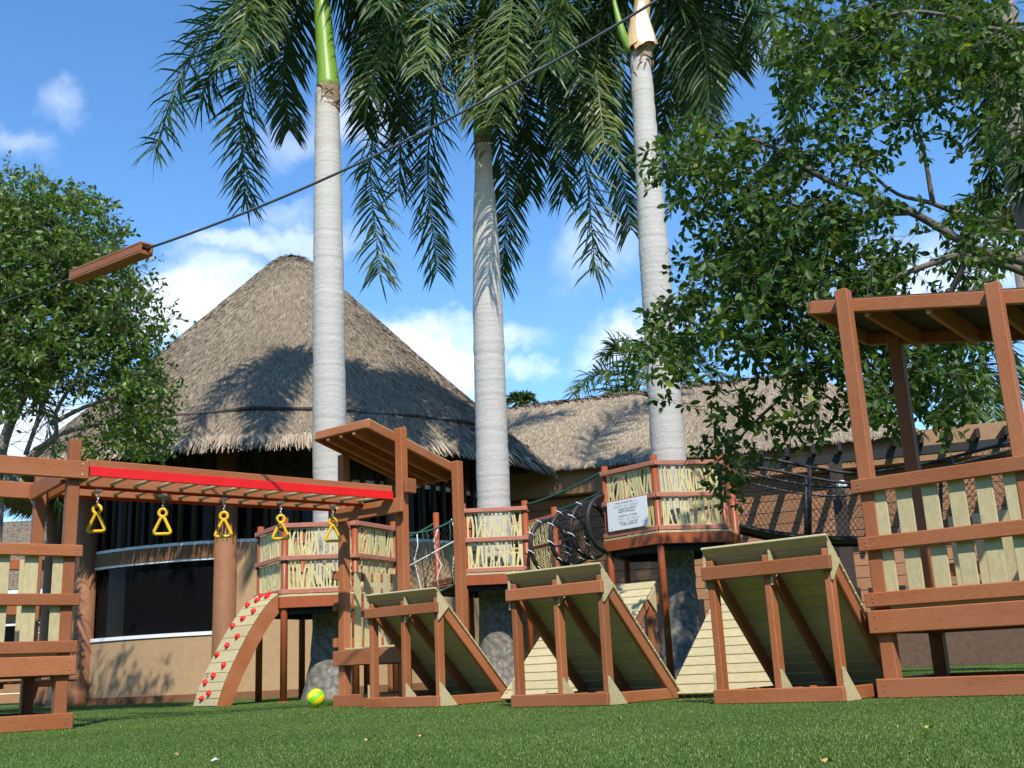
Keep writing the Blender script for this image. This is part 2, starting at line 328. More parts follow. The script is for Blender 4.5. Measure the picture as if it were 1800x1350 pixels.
def board(parent, name, p0, p1, wd, t, mat, up=(0, 0, 1), label=None):
    """board from p0 to p1 (centre line), wd wide along up, t thick across"""
    p0, p1 = Vector(p0), Vector(p1); x = (p1 - p0); L = x.length; x.normalize()
    up = Vector(up); y = up.cross(x)
    if y.length < 1e-4: y = Vector((0, 1, 0)).cross(x)
    y.normalize(); z = x.cross(y)
    k = (round(L, 3), round(wd, 3), round(t, 3), mat)
    if k not in _matboxes:
        me = box_mesh(L, wd, t).copy(); me.materials.append(MATS[mat]); me.name = name; _matboxes[k] = me
    M = Matrix(((x.x, y.x, z.x, 0), (x.y, y.y, z.y, 0), (x.z, y.z, z.z, 0), (0, 0, 0, 1))); M.translation = (p0 + p1) / 2
    return link(name, _matboxes[k], parent, M, label=label)
def tube_geo(pts, r, n=8, closed=False, cap=True):
    pts = [Vector(p) for p in pts]; m = len(pts); rs = r if hasattr(r, '__len__') else [r] * m
    vs, fs = [], []
    prev = None
    for i, p in enumerate(pts):
        if closed: t = pts[(i + 1) % m] - pts[i - 1]
        else: t = pts[min(i + 1, m - 1)] - pts[max(i - 1, 0)]
        t = t.normalized() if t.length > 1e-9 else Vector((0, 0, 1))
        if prev is None:
            a = Vector((0, 0, 1)) if abs(t.z) < .9 else Vector((1, 0, 0)); s = t.cross(a).normalized()
        else:
            s = (prev - t * prev.dot(t)); s = s.normalized() if s.length > 1e-6 else t.orthogonal().normalized()
        prev = s; q = t.cross(s)
        for k in range(n):
            a = 2 * math.pi * k / n; vs.append(p + (s * math.cos(a) + q * math.sin(a)) * rs[i])
    rings = m if closed else m - 1
    for i in range(rings):
        j = (i + 1) % m
        for k in range(n): fs.append((i * n + k, i * n + (k + 1) % n, j * n + (k + 1) % n, j * n + k))
    if cap and not closed: fs.append(tuple(range(n - 1, -1, -1))); fs.append(tuple((m - 1) * n + k for k in range(n)))
    return vs, fs
def tube(parent, name, pts, r, mat, n=8, closed=False, org=None, label=None):
    org = Vector(org) if org is not None else Vector(pts[0])
    vs, fs = tube_geo(pts, r, n, closed)
    return link(name, mesh(name, [v - org for v in vs], fs, True), parent, Matrix.Translation(org), mat, label)
def multi_tube(parent, name, chains, mat, n=4, org=(0, 0, 0), label=None, kind=None):
    vs, fs = [], []; org = Vector(org)
    for pts, r in chains:
        a, b = tube_geo(pts, r, n); o = len(vs); vs += [v - org for v in a]; fs += [tuple(i + o for i in f) for f in b]
    o = link(name, mesh(name, vs, fs, True), parent, Matrix.Translation(org), mat, label)
    if kind: o['kind'] = kind
    return o
def lathe(prof, n=24, a0=0, a1=2 * math.pi, closed=True):
    vs, fs = [], []; m = len(prof); cols = n if closed else n + 1
    for k in range(cols):
        a = a0 + (a1 - a0) * k / n
        for r, z in prof: vs.append((r * math.sin(a), -r * math.cos(a), z))
    for k in range(n):
        k2 = (k + 1) % cols
        for i in range(m - 1): fs.append((k * m + i, k2 * m + i, k2 * m + i + 1, k * m + i + 1))
    return vs, fs
def prism(parent, name, poly, off, mat, label=None):
    """polygon (list of 3-D points) thickened by the vector off"""
    off = Vector(off); P = [Vector(p) for p in poly]; n = len(P); org = P[0]
    vs = [p - org for p in P] + [p + off - org for p in P]
    fs = [tuple(range(n))[::-1], tuple(range(n, 2 * n))] + [(i, (i + 1) % n, n + (i + 1) % n, n + i) for i in range(n)]
    return link(name, mesh(name, vs, fs), parent, Matrix.Translation(org), mat, label)
def arc_wall(parent, name, C, r0, r1, z0, z1, a0, a1, mat, n=14, label=None):
    """curved slab about C between two angles (degrees; 0 faces the camera)"""
    a0, a1 = math.radians(a0), math.radians(a1)
    prof = [(r0, z0), (r1, z0), (r1, z1), (r0, z1), (r0, z0)]
    vs, fs = lathe(prof, n, a0, a1, False)
    m = len(prof); fs.append(tuple(range(m - 1))); fs.append(tuple(n * m + i for i in range(m - 2, -1, -1)))
    return link(name, mesh(name, vs, fs), parent, Matrix.Translation(C), mat, label)
def catmull(P, n):
    P = [Vector(p) for p in P]; P = [P[0] * 2 - P[1]] + P + [P[-1] * 2 - P[-2]]; out = []; segs = len(P) - 3
    for i in range(n):
        s = i / (n - 1) * segs; k = min(int(s), segs - 1); t = s - k
        a, b, c, d = P[k:k + 4]
        out.append(.5 * ((2 * b) + (c - a) * t + (2 * a - 5 * b + 4 * c - d) * t * t + (3 * b - a - 3 * c + d) * t ** 3))
    return out

# ------------------------------------------------------------------ ground
g = link('ground', mesh('ground', [(-300, -60, 0), (300, -60, 0), (300, 500, 0), (-300, 500, 0)], [(0, 1, 2, 3)]), mat='turf'); tag(g, kind='structure')
def blades(name, XY, Z, length, width, lean, segs, mat, label, cat):
    n = len(XY); a = rng.uniform(0, 2 * np.pi, n); ln = rng.uniform(.6, 1.15, n) * length
    d = np.stack([np.cos(a), np.sin(a)], 1); s = np.stack([-d[:, 1], d[:, 0]], 1); le = rng.uniform(.15, 1, n) * lean
    b = np.concatenate([XY, np.full((n, 1), Z)], 1)
    S = np.concatenate([s, np.zeros((n, 1))], 1) * (width / 2)
    def lift(f, h):
        q = b.copy(); q[:, :2] += d * (ln * le * f)[:, None]; q[:, 2] += ln * h; return q
    tone = np.clip(rng.beta(2, 2.6, n) + .13 * (np.sin(XY[:, 0] * 1.1 + 2 * np.sin(XY[:, 1] * .6)) * np.sin(XY[:, 1] * 1.7 + 1.3 * np.sin(XY[:, 0] * .9)) + .6 * np.sin(XY[:, 0] * 3.7 + XY[:, 1] * 2.3) * np.sin(XY[:, 1] * 4.1 - XY[:, 0] * 1.9)), 0, 1)
    if segs == 2:
        m = lift(.35, .55); t = lift(1, np.sqrt(np.clip(1 - le * le * .75, .1, 1)))
        vs = np.stack([b - S, b + S, m + S * .8, m - S * .8, t], 1).reshape(-1, 3)
        i = np.arange(n)[:, None] * 5
        fs = np.concatenate([i + [0, 1, 2], i + [0, 2, 3], i + [3, 2, 4]]); tn = np.repeat(tone, 5)
    else:
        t = lift(1, np.sqrt(np.clip(1 - le * le * .75, .1, 1)))
        vs = np.stack([b - S, b + S, t], 1).reshape(-1, 3); fs = np.arange(n)[:, None] * 3 + np.array([0, 1, 2]); tn = np.repeat(tone, 3)
    o = link(name, np_mesh(name, vs, fs, tn), mat=mat); tag(o, label, cat, kind='stuff'); return o
def turf_points(n, y0, y1, power):
    """more blades where the camera looks at the turf from close by"""
    u = rng.uniform(0, 1, n); y = y0 * (y1 / y0) ** (u ** power)
    x = rng.uniform(-1, 1, n) * (y * .53 + .35); return np.stack([x, y], 1)
blades('turf_grass', turf_points(210000, 2.2, 7.5, .8), 0, .0095, .0022, .9, 2, 'turf_blade', 'short green artificial turf blades across the near playground floor', 'turf')
blades('turf_grass', turf_points(170000, 6.8, 22.0, .75), 0, .013, .0050, 1.0, 1, 'turf_blade', 'short green artificial turf under and behind the play structures', 'turf')

# ------------------------------------------------------------------ thatch
def thatch_blades(P, D, Nn, length, width, lift, jitter, tone, parent, name, org):
    """P base points, D down-slope directions, Nn roof normals (all n x 3)"""
    n = len(P); S = np.cross(D, Nn); j = rng.normal(0, jitter, n)[:, None]
    D = D + S * j; D /= np.linalg.norm(D, axis=1)[:, None]; S = np.cross(D, Nn)
    ln = rng.uniform(.55, 1.2, n)[:, None] * length; wd = rng.uniform(.5, 1.3, n)[:, None] * width * .5
    b = P + Nn * .01; lf = rng.uniform(.2, 1.3, n)[:, None] * lift; tw = Nn * (rng.normal(0, .35, n)[:, None] * wd)
    m = b + D * ln * .55 + Nn * lf; t = b + D * ln + Nn * lf * rng.uniform(.3, 1.25, n)[:, None]
    vs = np.stack([b - S * wd, b + S * wd, m + S * wd + tw, m - S * wd - tw, t + S * wd * .4, t - S * wd * .4], 1).reshape(-1, 3) - np.array(org)
    i = np.arange(n)[:, None] * 6
    fs = np.concatenate([i + [0, 1, 2, 3], i + [3, 2, 4, 5]])
    o = link(name, np_mesh(name, vs, fs, np.repeat(np.clip(tone, 0, 1), 6)), parent, Matrix.Translation(org), 'thatch'); o['kind'] = 'stuff'; return o

# ------------------------------------------------------------------ round thatched house
HC = V(-5.06, 24.0, 0)
house = empty('round_house', HC, 'round tan house with tall conical thatched roof behind the palms', 'house')
RW, RE, ZE, ZA = 4.8, 6.0, 4.15, 9.95
prof = [(.0, ZA), (.18, ZA - .03), (.42, ZA - .16), (.8, ZA - .50), (3.0, 7.22), (5.3, 4.98), (RE - .05, ZE + .2), (RE, ZE + .05), (RE - .12, ZE), (RW - .2, ZE + .55), (0, ZE + .6)]
vs, fs = lathe(prof, 72); roof = link('roof', mesh('roof', vs, fs, True), house, Matrix.Translation(HC), 'thatch_bed')
def cone_samples(n, r0, r1, amax=150):
    r = np.sqrt(rng.uniform(r0 * r0, r1 * r1, n)); a = np.radians(rng.uniform(-amax, amax, n))
    pr = np.array([(q[0], q[1]) for q in prof[:7]]); z = np.interp(r, pr[:, 0], pr[:, 1]); dz = (np.interp(r + .1, pr[:, 0], pr[:, 1]) - np.interp(np.maximum(r - .1, 0), pr[:, 0], pr[:, 1])) / .2
    P = np.stack([HC.x + r * np.sin(a), HC.y - r * np.cos(a), z], 1)
    h = 1 / np.sqrt(1 + dz * dz); D = np.stack([np.sin(a) * h, -np.cos(a) * h, dz * h], 1); Nn = np.stack([-np.sin(a) * dz * h, np.cos(a) * dz * h, h], 1)
    return r, a, P, D, Nn
def patches(P, k=14, s=1.1, seed=3):
    g2 = np.random.default_rng(seed); out = np.zeros(len(P)); lo, hi = P.min(0), P.max(0)
    for _ in range(k):
        c = g2.uniform(lo, hi); out += g2.choice([-1, 1]) * np.exp(-((P - c) ** 2).sum(1) / (s * g2.uniform(.5, 1.6)) ** 2)
    return out
r, a, P, D, Nn = cone_samples(130000, .05, 5.75)
tone = .52 + .13 * patches(P, 60, .9) + rng.normal(0, .15, len(P)) - .06 * (r < 1.2)
thatch_blades(P, D, Nn, .32, .022, .022, .20, tone, roof, 'thatch', HC)
r, a, P, D, Nn = cone_samples(22000, 5.35, 5.93)
D = D + np.array([0, 0, -.30]); D /= np.linalg.norm(D, axis=1)[:, None]
thatch_blades(P, D, Nn, .48, .034, .03, .10, .76 + rng.normal(0, .18, len(P)), roof, 'thatch_fringe', HC)
ring = [HC + V(5.40 * math.sin(t), -5.40 * math.cos(t), 4.93 + .03 * math.sin(9 * t) + .02 * math.sin(23 * t)) for t in np.linspace(0, 2 * math.pi, 120, endpoint=False)]
tube(roof, 'binding_rope', ring, .040, 'dark_rope', 6, True, HC)
COLS = [-1.5 + 36.5 * k for k in range(-2, 4)]
ALLC = COLS + [144.5, 181, 217.5, 254]
def hp(aa, rr, z=0): return HC + V(rr * math.sin(math.radians(aa)), -rr * math.cos(math.radians(aa)), z)
for aa in ALLC:
    vs, fs = lathe([(.0, 0), (.21, 0), (.2, .1), (.195, 4.45), (0, 4.45)], 20)
    link('column', mesh('column', vs, fs, True), house, Matrix.Translation(hp(aa, RW + .06)), 'column_brown')
half = math.degrees(.16 / RW)
for k, aa in enumerate(COLS[:-1]):
    a0, a1 = aa + half, COLS[k + 1] - half
    if k < 2:
        arc_wall(house, 'wall', HC, RW - .2, RW, .12, 1.10, a0, a1, 'stucco_tan')
        win = arc_wall(house, 'window', HC, RW - .16, RW - .09, 1.16, 2.40, a0, a1, 'dark_glass')
        arc_wall(win, 'sill', HC, RW - .2, RW + .025, 1.10, 1.16, a0, a1, 'white_paint')
        arc_wall(win, 'head_trim', HC, RW - .2, RW + .01, 2.40, 2.44, a0, a1, 'white_paint')
        arc_wall(house, 'beam', HC, RW - .22, RW + .03, 2.44, 2.68, a0, a1, 'beam_brown')
    else:
        arc_wall(house, 'wall', HC, RW - .2, RW, .12, 2.68, a0, a1, 'stucco_tan')
    arc_wall(house, 'skirting', HC, RW - .2, RW + .03, 0, .12, a0, a1, 'beam_brown')
    uw = arc_wall(house, 'upper_window', HC, RW - .22, RW - .16, 2.74, 3.72, a0, a1, 'dark_glass')
    arc_wall(uw, 'sill', HC, RW - .24, RW - .02, 2.68, 2.74, a0, a1, 'white_paint')
    arc_wall(uw, 'head_trim', HC, RW - .24, RW - .1, 3.72, 3.80, a0, a1, 'white_paint')
    arc_wall(house, 'header', HC, RW - .26, RW - .08, 3.80, 4.62, a0, a1, 'dark_wood')
    n = 9
    for q in range(n):
        t = a0 + (a1 - a0) * (q + .6 + .12 * math.sin(q * 5 + k)) / n
        vs, fs = lathe([(0, 2.74), (.052, 2.74), (.05, 4.5), (0, 4.5)], 8)
        link('pole', mesh('pole', vs, fs, True), house, Matrix.Translation(hp(t, RW - .05)), 'dark_wood')
arc_wall(house, 'back_wall', HC, RW - .2, RW, 0, 4.6, COLS[-1] + half, 360 + COLS[0] - half, 'stucco_tan', 40)

# ------------------------------------------------------------------ long thatched house with siding
WD = V(.9565, -.2917, 0); WN = V(.2917, .9565, 0); W0 = V(.93, 22.5, 0)
def lw(t, n, z): return W0 + WD * t + WN * n + V(0, 0, z)
lh = empty('long_house', lw(4, 0, 0), 'long low house with thatched ridge roof and brown plank siding', 'house')
for i in range(16):
    z0 = .06 + i * .228
    board(lh, 'plank', lw(-3.2, .06, z0 + .110), lw(13, .06, z0 + .110), .218, .05, 'siding')
board(lh, 'wall', lw(-3.2, .2, 1.9), lw(13, .2, 1.9), 3.8, .2, 'beam_brown')
board(lh, 'fascia', lw(-3.2, -.09, 4.02), lw(13, -.09, 4.02), .60, .34, 'stucco_orange')
E0, E1, RR0, RR1 = lw(-3.0, -.30, 4.33), lw(7.1, -.30, 4.33), lw(-3.0, 2.6, 6.42), lw(5.2, 2.6, 6.42)
K0, K1 = lw(-3.0, 5.4, 4.3), lw(7.1, 5.4, 4.3)
lroof = link('roof', mesh('roof', [E0, E1, RR1, RR0, K0, K1], [(0, 1, 2, 3), (1, 5, 2), (5, 4, 3, 2), (0, 3, 4), (0, 4, 5, 1)]), lh, None, 'thatch_bed')
def plane_blades(A, B, Cc, Dd, n, tone0, name, length=.30, fringe=False, jitter=.24, lift=.026):
    A, B, Cc, Dd = [np.array(x) for x in (A, B, Cc, Dd)]
    u, v = rng.uniform(0, 1, n), rng.uniform(0, 1, n)
    if fringe: v = v * .06
    P = (A + (B - A) * u[:, None]) * (1 - v[:, None]) + (Dd + (Cc - Dd) * u[:, None]) * v[:, None]
    nn = np.cross(B - A, Dd - A); nn = nn / np.linalg.norm(nn); nn = nn if nn[2] > 0 else -nn
    along = (B - A) / np.linalg.norm(B - A); dn = np.cross(nn, along); dn = dn if dn[2] < 0 else -dn
    thatch_blades(P, np.tile(dn, (n, 1)), np.tile(nn, (n, 1)), length, .020, lift, jitter, tone0 + rng.normal(0, .17, n) + .06 * patches(P, 25, .8), lroof, name, lh.location)
plane_blades(E0, E1, RR1, RR0, 95000, .72, 'thatch')
plane_blades(E1, K1, RR1, RR1, 14000, .64, 'thatch')
plane_blades(E0, E1, RR1, RR0, 4000, .68, 'thatch_fringe', .30, True, .15)
rp = rng.uniform(0, 1, 1500)[:, None]; P = np.array(RR0) + (np.array(RR1) - np.array(RR0)) * rp + rng.normal(0, .022, (1500, 3))
thatch_blades(P, np.tile(np.array(WD * .8 - V(0, 0, .35) - WN * .4), (1500, 1)), np.tile(np.array([0, -.3, .95]), (1500, 1)), .32, .05, .03, .35, .26 + rng.normal(0, .14, 1500), lroof, 'ridge_thatch', lh.location)

# pergola standing in front of the siding, at the right
pg = empty('pergola', lw(5.6, -1.3, 0), 'black timber pergola with rafters against the orange fascia', 'pergola')
for i in range(15):
    t = 4.25 + i * .47
    board(pg, 'rafter', lw(t, -.27, 3.95), lw(t, -1.5, 3.93), .17, .075, 'black_paint')
board(pg, 'beam', lw(4.0, -1.2, 3.76), lw(12, -1.2, 3.76), .16, .1, 'black_paint')
for t in (5.55, 9.0, 11.6):
    board(pg, 'post', lw(t, -1.2, 0), lw(t, -1.2, 3.68), .24, .24, 'dark_wood', up=WN)
lamp = empty('wall_lamp', lw(5.62, -1.6, 3.2), 'small round white lamp on the dark pergola post', 'lamp')
vs, fs = lathe([(0, -.10), (.05, -.09), (.09, -.04), (.10, 0), (.09, .05), (.05, .09), (0, .1)], 14)
link('globe', mesh('globe', vs, fs, True), lamp, Matrix.Translation(lw(5.62, -1.60, 3.2)), 'white_paint')
tube(lamp, 'stem', [lw(5.6, -1.47, 3.2), lw(5.61, -1.55, 3.2)], .03, 'black_paint')

# black picket railing on a low plinth in front of the siding
pk = empty('picket_railing', lw(5, -1.9, 0), 'black picket railing on a low grey plinth before the siding', 'railing')
board(pk, 'plinth', lw(.9, -1.95, .30), lw(12, -1.95, .30), .60, .16, 'plinth_brown')
for i in range(44):
    t = 1.0 + i * .245
    board(pk, 'picket', lw(t, -1.95, .60), lw(t, -1.95, 1.36 + .02 * math.sin(i * 3)), .12, .04, 'black_paint', up=WD)
board(pk, 'rail', lw(.9, -1.91, .78), lw(12, -1.91, .78), .07, .035, 'black_paint')

# ------------------------------------------------------------------ play structure frames
TH = math.radians(38)
E1v, E2v = V(math.cos(TH), -math.sin(TH), 0), V(math.sin(TH), math.cos(TH), 0)
Av, Bv = V(math.cos(TH), math.sin(TH), 0), V(-math.sin(TH), math.cos(TH), 0)
def frame(o, x, y):
    o = Vector((o[0], o[1], 0))
    return lambda a, b, z: o + x * a + y * b + V(0, 0, z)
UPZ = V(0, 0, 1)

def climb_ramp(o, label, rising=False, W=.84, H=.985, run=1.0):
    """slatted ramp on a three-legged frame; the legs stand at b=0 and the ramp falls to b=run (or the other way round)"""
    f0 = frame(o, E1v, E2v)
    f = f0 if not rising else (lambda a, b, z: f0(a, run - b, z))
    t = empty('climbing_ramp', f0(0, 0, 0), label, 'climbing ramp', 'slatted climbing ramps in a row')
    sg = 1 if not rising else -1
    board(t, 'base_board', f(-.01, -.019, .0445), f(W + .01, -.019, .0445), .089, .038, 'lumber')
    board(t, 'top_rail', f(-.02, -.019, .815), f(W + .02, -.019, .815), .089, .038, 'lumber')
    top, foot = f(0, -.03, H), f(0, run, .03)
    dn = (foot - top).normalized(); L = (foot - top).length; nrm = E1v.cross(dn); nrm = nrm if nrm.z > 0 else -nrm
    for i, a in enumerate((.024, W / 2, W - .024)):
        board(t, 'leg', f(a, .042, 0), f(a, .042, H - .085), .046, .080, 'lumber', up=E1v)
        q = E1v * (a + (.0 if i == 1 else .004 * (i - 1))) - nrm * .053
        board(t, 'rafter', top + q + dn * .125, foot + q - dn * .075, .085, .036, 'lumber', up=nrm)
        board(t, 'side_rail', f(a, .085, .043), f(a, run - .04, .043), .082, .034, 'lumber')
    n = 14; p = L / n
    for k in range(n):
        c = top + dn * (p * (k + .5))
        board(t, 'plank', c + E1v * -.012, c + E1v * (W + .012), p - .008, .018, 'cream_lumber', up=dn)
    for a, th in ((W + .001, .016), (-.017, .016), (W / 2 + .026, .016)):
        prism(t, 'gusset', [f(a, -.002, H - .04), f(a, -.002, H - .275), f(a, .125, H - .165)], E1v * th, 'cream_lumber')
        prism(t, 'gusset', [f(a, -.002 if a > .6 or a < 0 else .0, .20), f(a, -.002 if a > .6 or a < 0 else .0, .004), f(a, .21, .004)], E1v * th, 'cream_lumber')
    return t
climb_ramp((-1.39, 9.93), 'small climbing ramp beside the open roofed tower, leftmost of the front row')
climb_ramp((-.09, 8.35), 'climbing ramp in the middle of the three front frames')
climb_ramp((1.21, 7.16), 'largest climbing ramp, right against the slatted roofed tower')
climb_ramp((-.215, 9.60), 'climbing ramp facing the camera behind the middle ramp frame', True, W=.92, run=1.1)
climb_ramp((1.10, 8.62), 'pale climbing ramp facing the camera behind the largest ramp frame', True, W=.92, run=1.1)

def post(t, f, a, b, z1, z0=0.0, s=.089): return board(t, 'post', f(a, b, z0), f(a, b, z1), s, s, 'lumber', up=f(1, 0, 0) - f(0, 0, 0))
def tower(o, x, y, s, label, tops, name='play_tower'):
    """square tower: posts inset from the corner o, base and deck boards outside the posts"""
    f = frame(o, x, y); t = empty(name, f(0, 0, 0), label, 'play tower', 'square play towers')
    q = .038 + .0445
    for (a, b), z in zip(((q, q), (s - q, q), (s - q, s - q), (q, s - q)), tops): post(t, f, a, b, z)
    for z, wd, nm in ((.0575, .115, 'base_board'), (.452, .14, 'deck_beam')):
        board(t, nm, f(0, .019, z), f(s, .019, z), wd, .038, 'lumber'); board(t, nm, f(0, s - .019, z), f(s, s - .019, z), wd, .038, 'lumber')
        board(t, nm, f(.019, .0385, z), f(.019, s - .0385, z), wd - .002, .038, 'lumber'); board(t, nm, f(s - .019, .0385, z), f(s - .019, s - .0385, z), wd - .002, .038, 'lumber')
    n = 9
    for k in range(n):
        b = .03 + (s - .06) * (k + .5) / n
        board(t, 'deck_plank', f(.03 if .13 < b < s - .13 else .135, b, .536), f(s - .03 if .13 < b < s - .13 else s - .135, b, .536), (s - .06) / n - .006, .022, 'cream_lumber', up=y)
    return t, f
def rails(t, f, s, side, zs=(1.298, .932, .587), slats=True, ztop=1.335, x0=None, n=6, sw=.098, wd=.089):
    """three rails outside the posts with cream slats behind; side: 0 front, 1 right, 2 back, 3 left"""
    def P(u, d, z):
        if side == 0: return f(u, d, z)
        if side == 2: return f(u, s - d, z)
        if side == 1: return f(s - d, u, z)
        return f(d, u, z)
    for z in zs: board(t, 'rail', P(-.002, .019, z), P(s + .002, .019, z), wd, .038, 'lumber')
    if slats:
        g0, g1 = .15, s - .15; pitch = (g1 - g0) / (n - 1)
        for k in range(n):
            u = g0 + pitch * k
            board(t, 'slat', P(u, .055, .552), P(u, .055, ztop), sw, .018, 'cream_lumber', up=P(1, 0, 0) - P(0, 0, 0))

_screw = {}
def screws(t, pts, n):
    """pale screw heads on a board face; n is the outward direction"""
    if 'm' not in _screw:
        vs_, fs_ = lathe([(0, .004), (.0045, .004), (.0065, 0)], 8); _screw['m'] = mesh('screw', vs_, fs_); _screw['m'].materials.append(MATS['steel'])
    for p in pts:
        M = Vector(n).to_track_quat('Z', 'Y').to_matrix().to_4x4(); M.translation = p; link('screw', _screw['m'], t, M)
# left tower, no roof
S = 1.10
P0 = V(-3.335, 8.27, 0)
lt_o = P0 - Av * S
lt, lf = tower(lt_o, Av, Bv, S, 'roofless slatted tower at the left edge, carrying the monkey bars', (2.17, 2.17, 2.17, 2.17))
rails(lt, lf, S, 0, n=5)
rails(lt, lf, S, 2, n=5)
board(lt, 'top_beam', lf(-.3, .010, 1.922), lf(S + .012, .010, 1.922), .14, .038, 'lumber')
board(lt, 'top_beam', lf(S + .004, .05, 1.92), lf(S + .004, S + .02, 1.92), .14, .038, 'lumber')
board(lt, 'top_beam', lf(S - .14, .13, 1.90), lf(S - .14, S - .04, 1.90), .14, .038, 'lumber')
board(lt, 'top_beam', lf(0, S - .019, 1.92), lf(S - .02, S - .019, 1.92), .14, .038, 'lumber')
for z in (1.965, 1.885):
    vs, fs = lathe([(0, -.004), (.008, -.004), (.006, 0), (0, 0)], 8)
    link('bolt', mesh('bolt', vs, fs, True), lt, Matrix.Translation(lf(S - .035, -.010, z)) @ V(-Bv.x, -Bv.y, 0).to_track_quat('Z', 'Y').to_matrix().to_4x4(), 'steel')

# centre tower with shed roof
S2 = .98; ct_o = V(-1.865, 10.80, 0)
ct, cf = tower(ct_o, E1v, E2v, S2, 'open roofed tower at the right end of the monkey bars', (2.46, 2.60, 2.37, 2.22))
rails(ct, cf, S2, 3, zs=(1.25, .95, .60), ztop=1.29, n=6, sw=.09)
board(ct, 'cross_beam', cf(-.02, -.020, 1.83), cf(S2 + .02, -.020, 1.83), .14, .038, 'lumber')
board(ct, 'rail', cf(S2 + .019, .02, 2.02), cf(S2 + .019, .16, 2.02), .14, .038, 'lumber')
def shed_roof(t, f, corners, mat='lumber', deck='cream_lumber'):
    """four corners (a,b,z): fascia boards round the edge, four rafters, cream boards on top"""
    A, B, Cc, Dd = [f(*c) for c in corners]
    nrm = (B - A).cross(Dd - A).normalized(); nrm = nrm if nrm.z > 0 else -nrm
    for p, q in ((A, B), (B, Cc), (Cc, Dd), (Dd, A)): board(t, 'roof_fascia', p, q, .092, .036, mat, up=nrm)
    for k in (.25, .5, .75):
        board(t, 'roof_rafter', A.lerp(B, k) - nrm * .018, Dd.lerp(Cc, k) - nrm * .018, .125, .038, mat, up=nrm)
    n = 10
    for k in range(n):
        p = A.lerp(Dd, (k + .5) / n) + nrm * .052; q = B.lerp(Cc, (k + .5) / n) + nrm * .052
        board(t, 'roof_board', p, q, (Dd - A).length / n - .004, .014, deck, up=(Dd - A).normalized())
shed_roof(ct, cf, ((.10, -.30, 2.60), (S2 - .147, -.30, 2.60), (S2 - .147, S2 + .05, 2.275), (.10, S2 + .05, 2.275)))

# right tower, shed roof falling to the right
S3 = 1.10; rt_o = V(2.13, 6.87, 0)
rt, rf = tower(rt_o, E1v, E2v, S3, 'tall slatted tower with a flat brown roof at the right edge', (2.63, 2.43, 2.34, 2.50))
rails(rt, rf, S3, 0, n=6)
rails(rt, rf, S3, 2, zs=(1.10, .8, .587), ztop=1.16, n=6)
rails(rt, rf, S3, 1, n=5)
shed_roof(rt, rf, ((-.18, .148, 2.585), (S3 + .30, .148, 2.28), (S3 + .30, S3 + .1, 2.28), (-.18, S3 + .1, 2.585)), deck='dark_wood')

for t_, f_, s_, n_ in ((lt, lf, S, -Bv), (rt, rf, S3, -E2v)):
    screws(t_, [f_(a_, 0, z_) for a_ in (.05, s_ - .05) for z_ in (.42, .485, .575, .60, .92, .945, 1.285, 1.31, .045, .08)], n_)
# monkey bars between the left and the centre tower
MA0, MA1 = lf(S + .02, .06, 1.955), cf(S2 - .10, -.045, 1.955)
MC0, MC1 = lf(S + .02, S - .06, 1.955), cf(.10, -.045, 1.955)
mb = empty('monkey_bars', (MA0 + MC1) / 2 * 1.0 - V(0, 0, 1.955), 'red edged monkey bars spanning from left tower to the roofed tower', 'monkey bars')
mdir = (MA1 - MA0).normalized(); mside = V(-mdir.y, mdir.x, 0)
lines = [(MA0, MA1), ((MA0 + MC0) / 2, (MA1 + MC1) / 2), (MC0, MC1)]
for i, (p, q) in enumerate(lines):
    board(mb, 'side_rail', p, q, .13, .038, 'lumber')
    o = mside * (-.026 if i == 0 else .026)
    dz = V(0, 0, -.030 if i == 0 else -.036)
    board(mb, 'red_strip', p + o + dz, q + o + dz, .078 if i == 0 else .088, .012, 'red_plastic')
nr = 14
for lane in (0, 1):
    for k in range(nr):
        t = (k + .7) / nr
        p = lines[lane][0].lerp(lines[lane][1], t); q = lines[lane + 1][0].lerp(lines[lane + 1][1], t)
        tube(mb, 'rung', [p.lerp(q, .03) + V(0, 0, -.035), p.lerp(q, .97) + V(0, 0, -.035)], .016, 'rung', 8)

def trapeze(t, label):
    p = lines[1][0].lerp(lines[1][1], t); zt = p.z - .095; base = V(p.x, p.y, zt - .28)
    o = empty('trapeze_ring', base, label, 'trapeze ring', 'yellow rings hanging from the monkey bars')
    board(o, 'bracket', V(p.x, p.y, zt) - mdir * .03, V(p.x, p.y, zt) + mdir * .03, .022, .05, 'steel')
    ch = []
    for k in range(4):
        c = V(p.x, p.y, zt - .022 - k * .026); ax = mdir if k % 2 else mside
        ch.append([c + (ax * math.cos(w_) * .009 + V(0, 0, math.sin(w_) * .017)) for w_ in np.linspace(0, 2 * math.pi, 11)])
    multi_tube(o, 'chain', [(c, .004) for c in ch], 'steel', 5, base)
    X = V(.95, .18 + .5 * (t - .5), 0).normalized(); c0 = V(p.x, p.y, zt - .152)
    tube(o, 'eye', [c0 + X * math.cos(w_) * .033 + V(0, 0, math.sin(w_) * .033) for w_ in np.linspace(0, 2 * math.pi, 20, endpoint=False)], .014, 'yellow_plastic', 8, True, base)
    tri = [(0.0, -.03), (-.014, -.045), (-.068, -.156), (-.070, -.172), (-.057, -.181), (.057, -.181), (.070, -.172), (.068, -.156), (.014, -.045)]
    pts = []
    for i in range(len(tri)):
        a, b = tri[i], tri[(i + 1) % len(tri)]
        for s_ in (0, .5): pts.append(c0 + X * (a[0] + (b[0] - a[0]) * s_) + V(0, 0, a[1] + (b[1] - a[1]) * s_))
    tube(o, 'handle', pts, .014, 'yellow_plastic', 8, True, base)
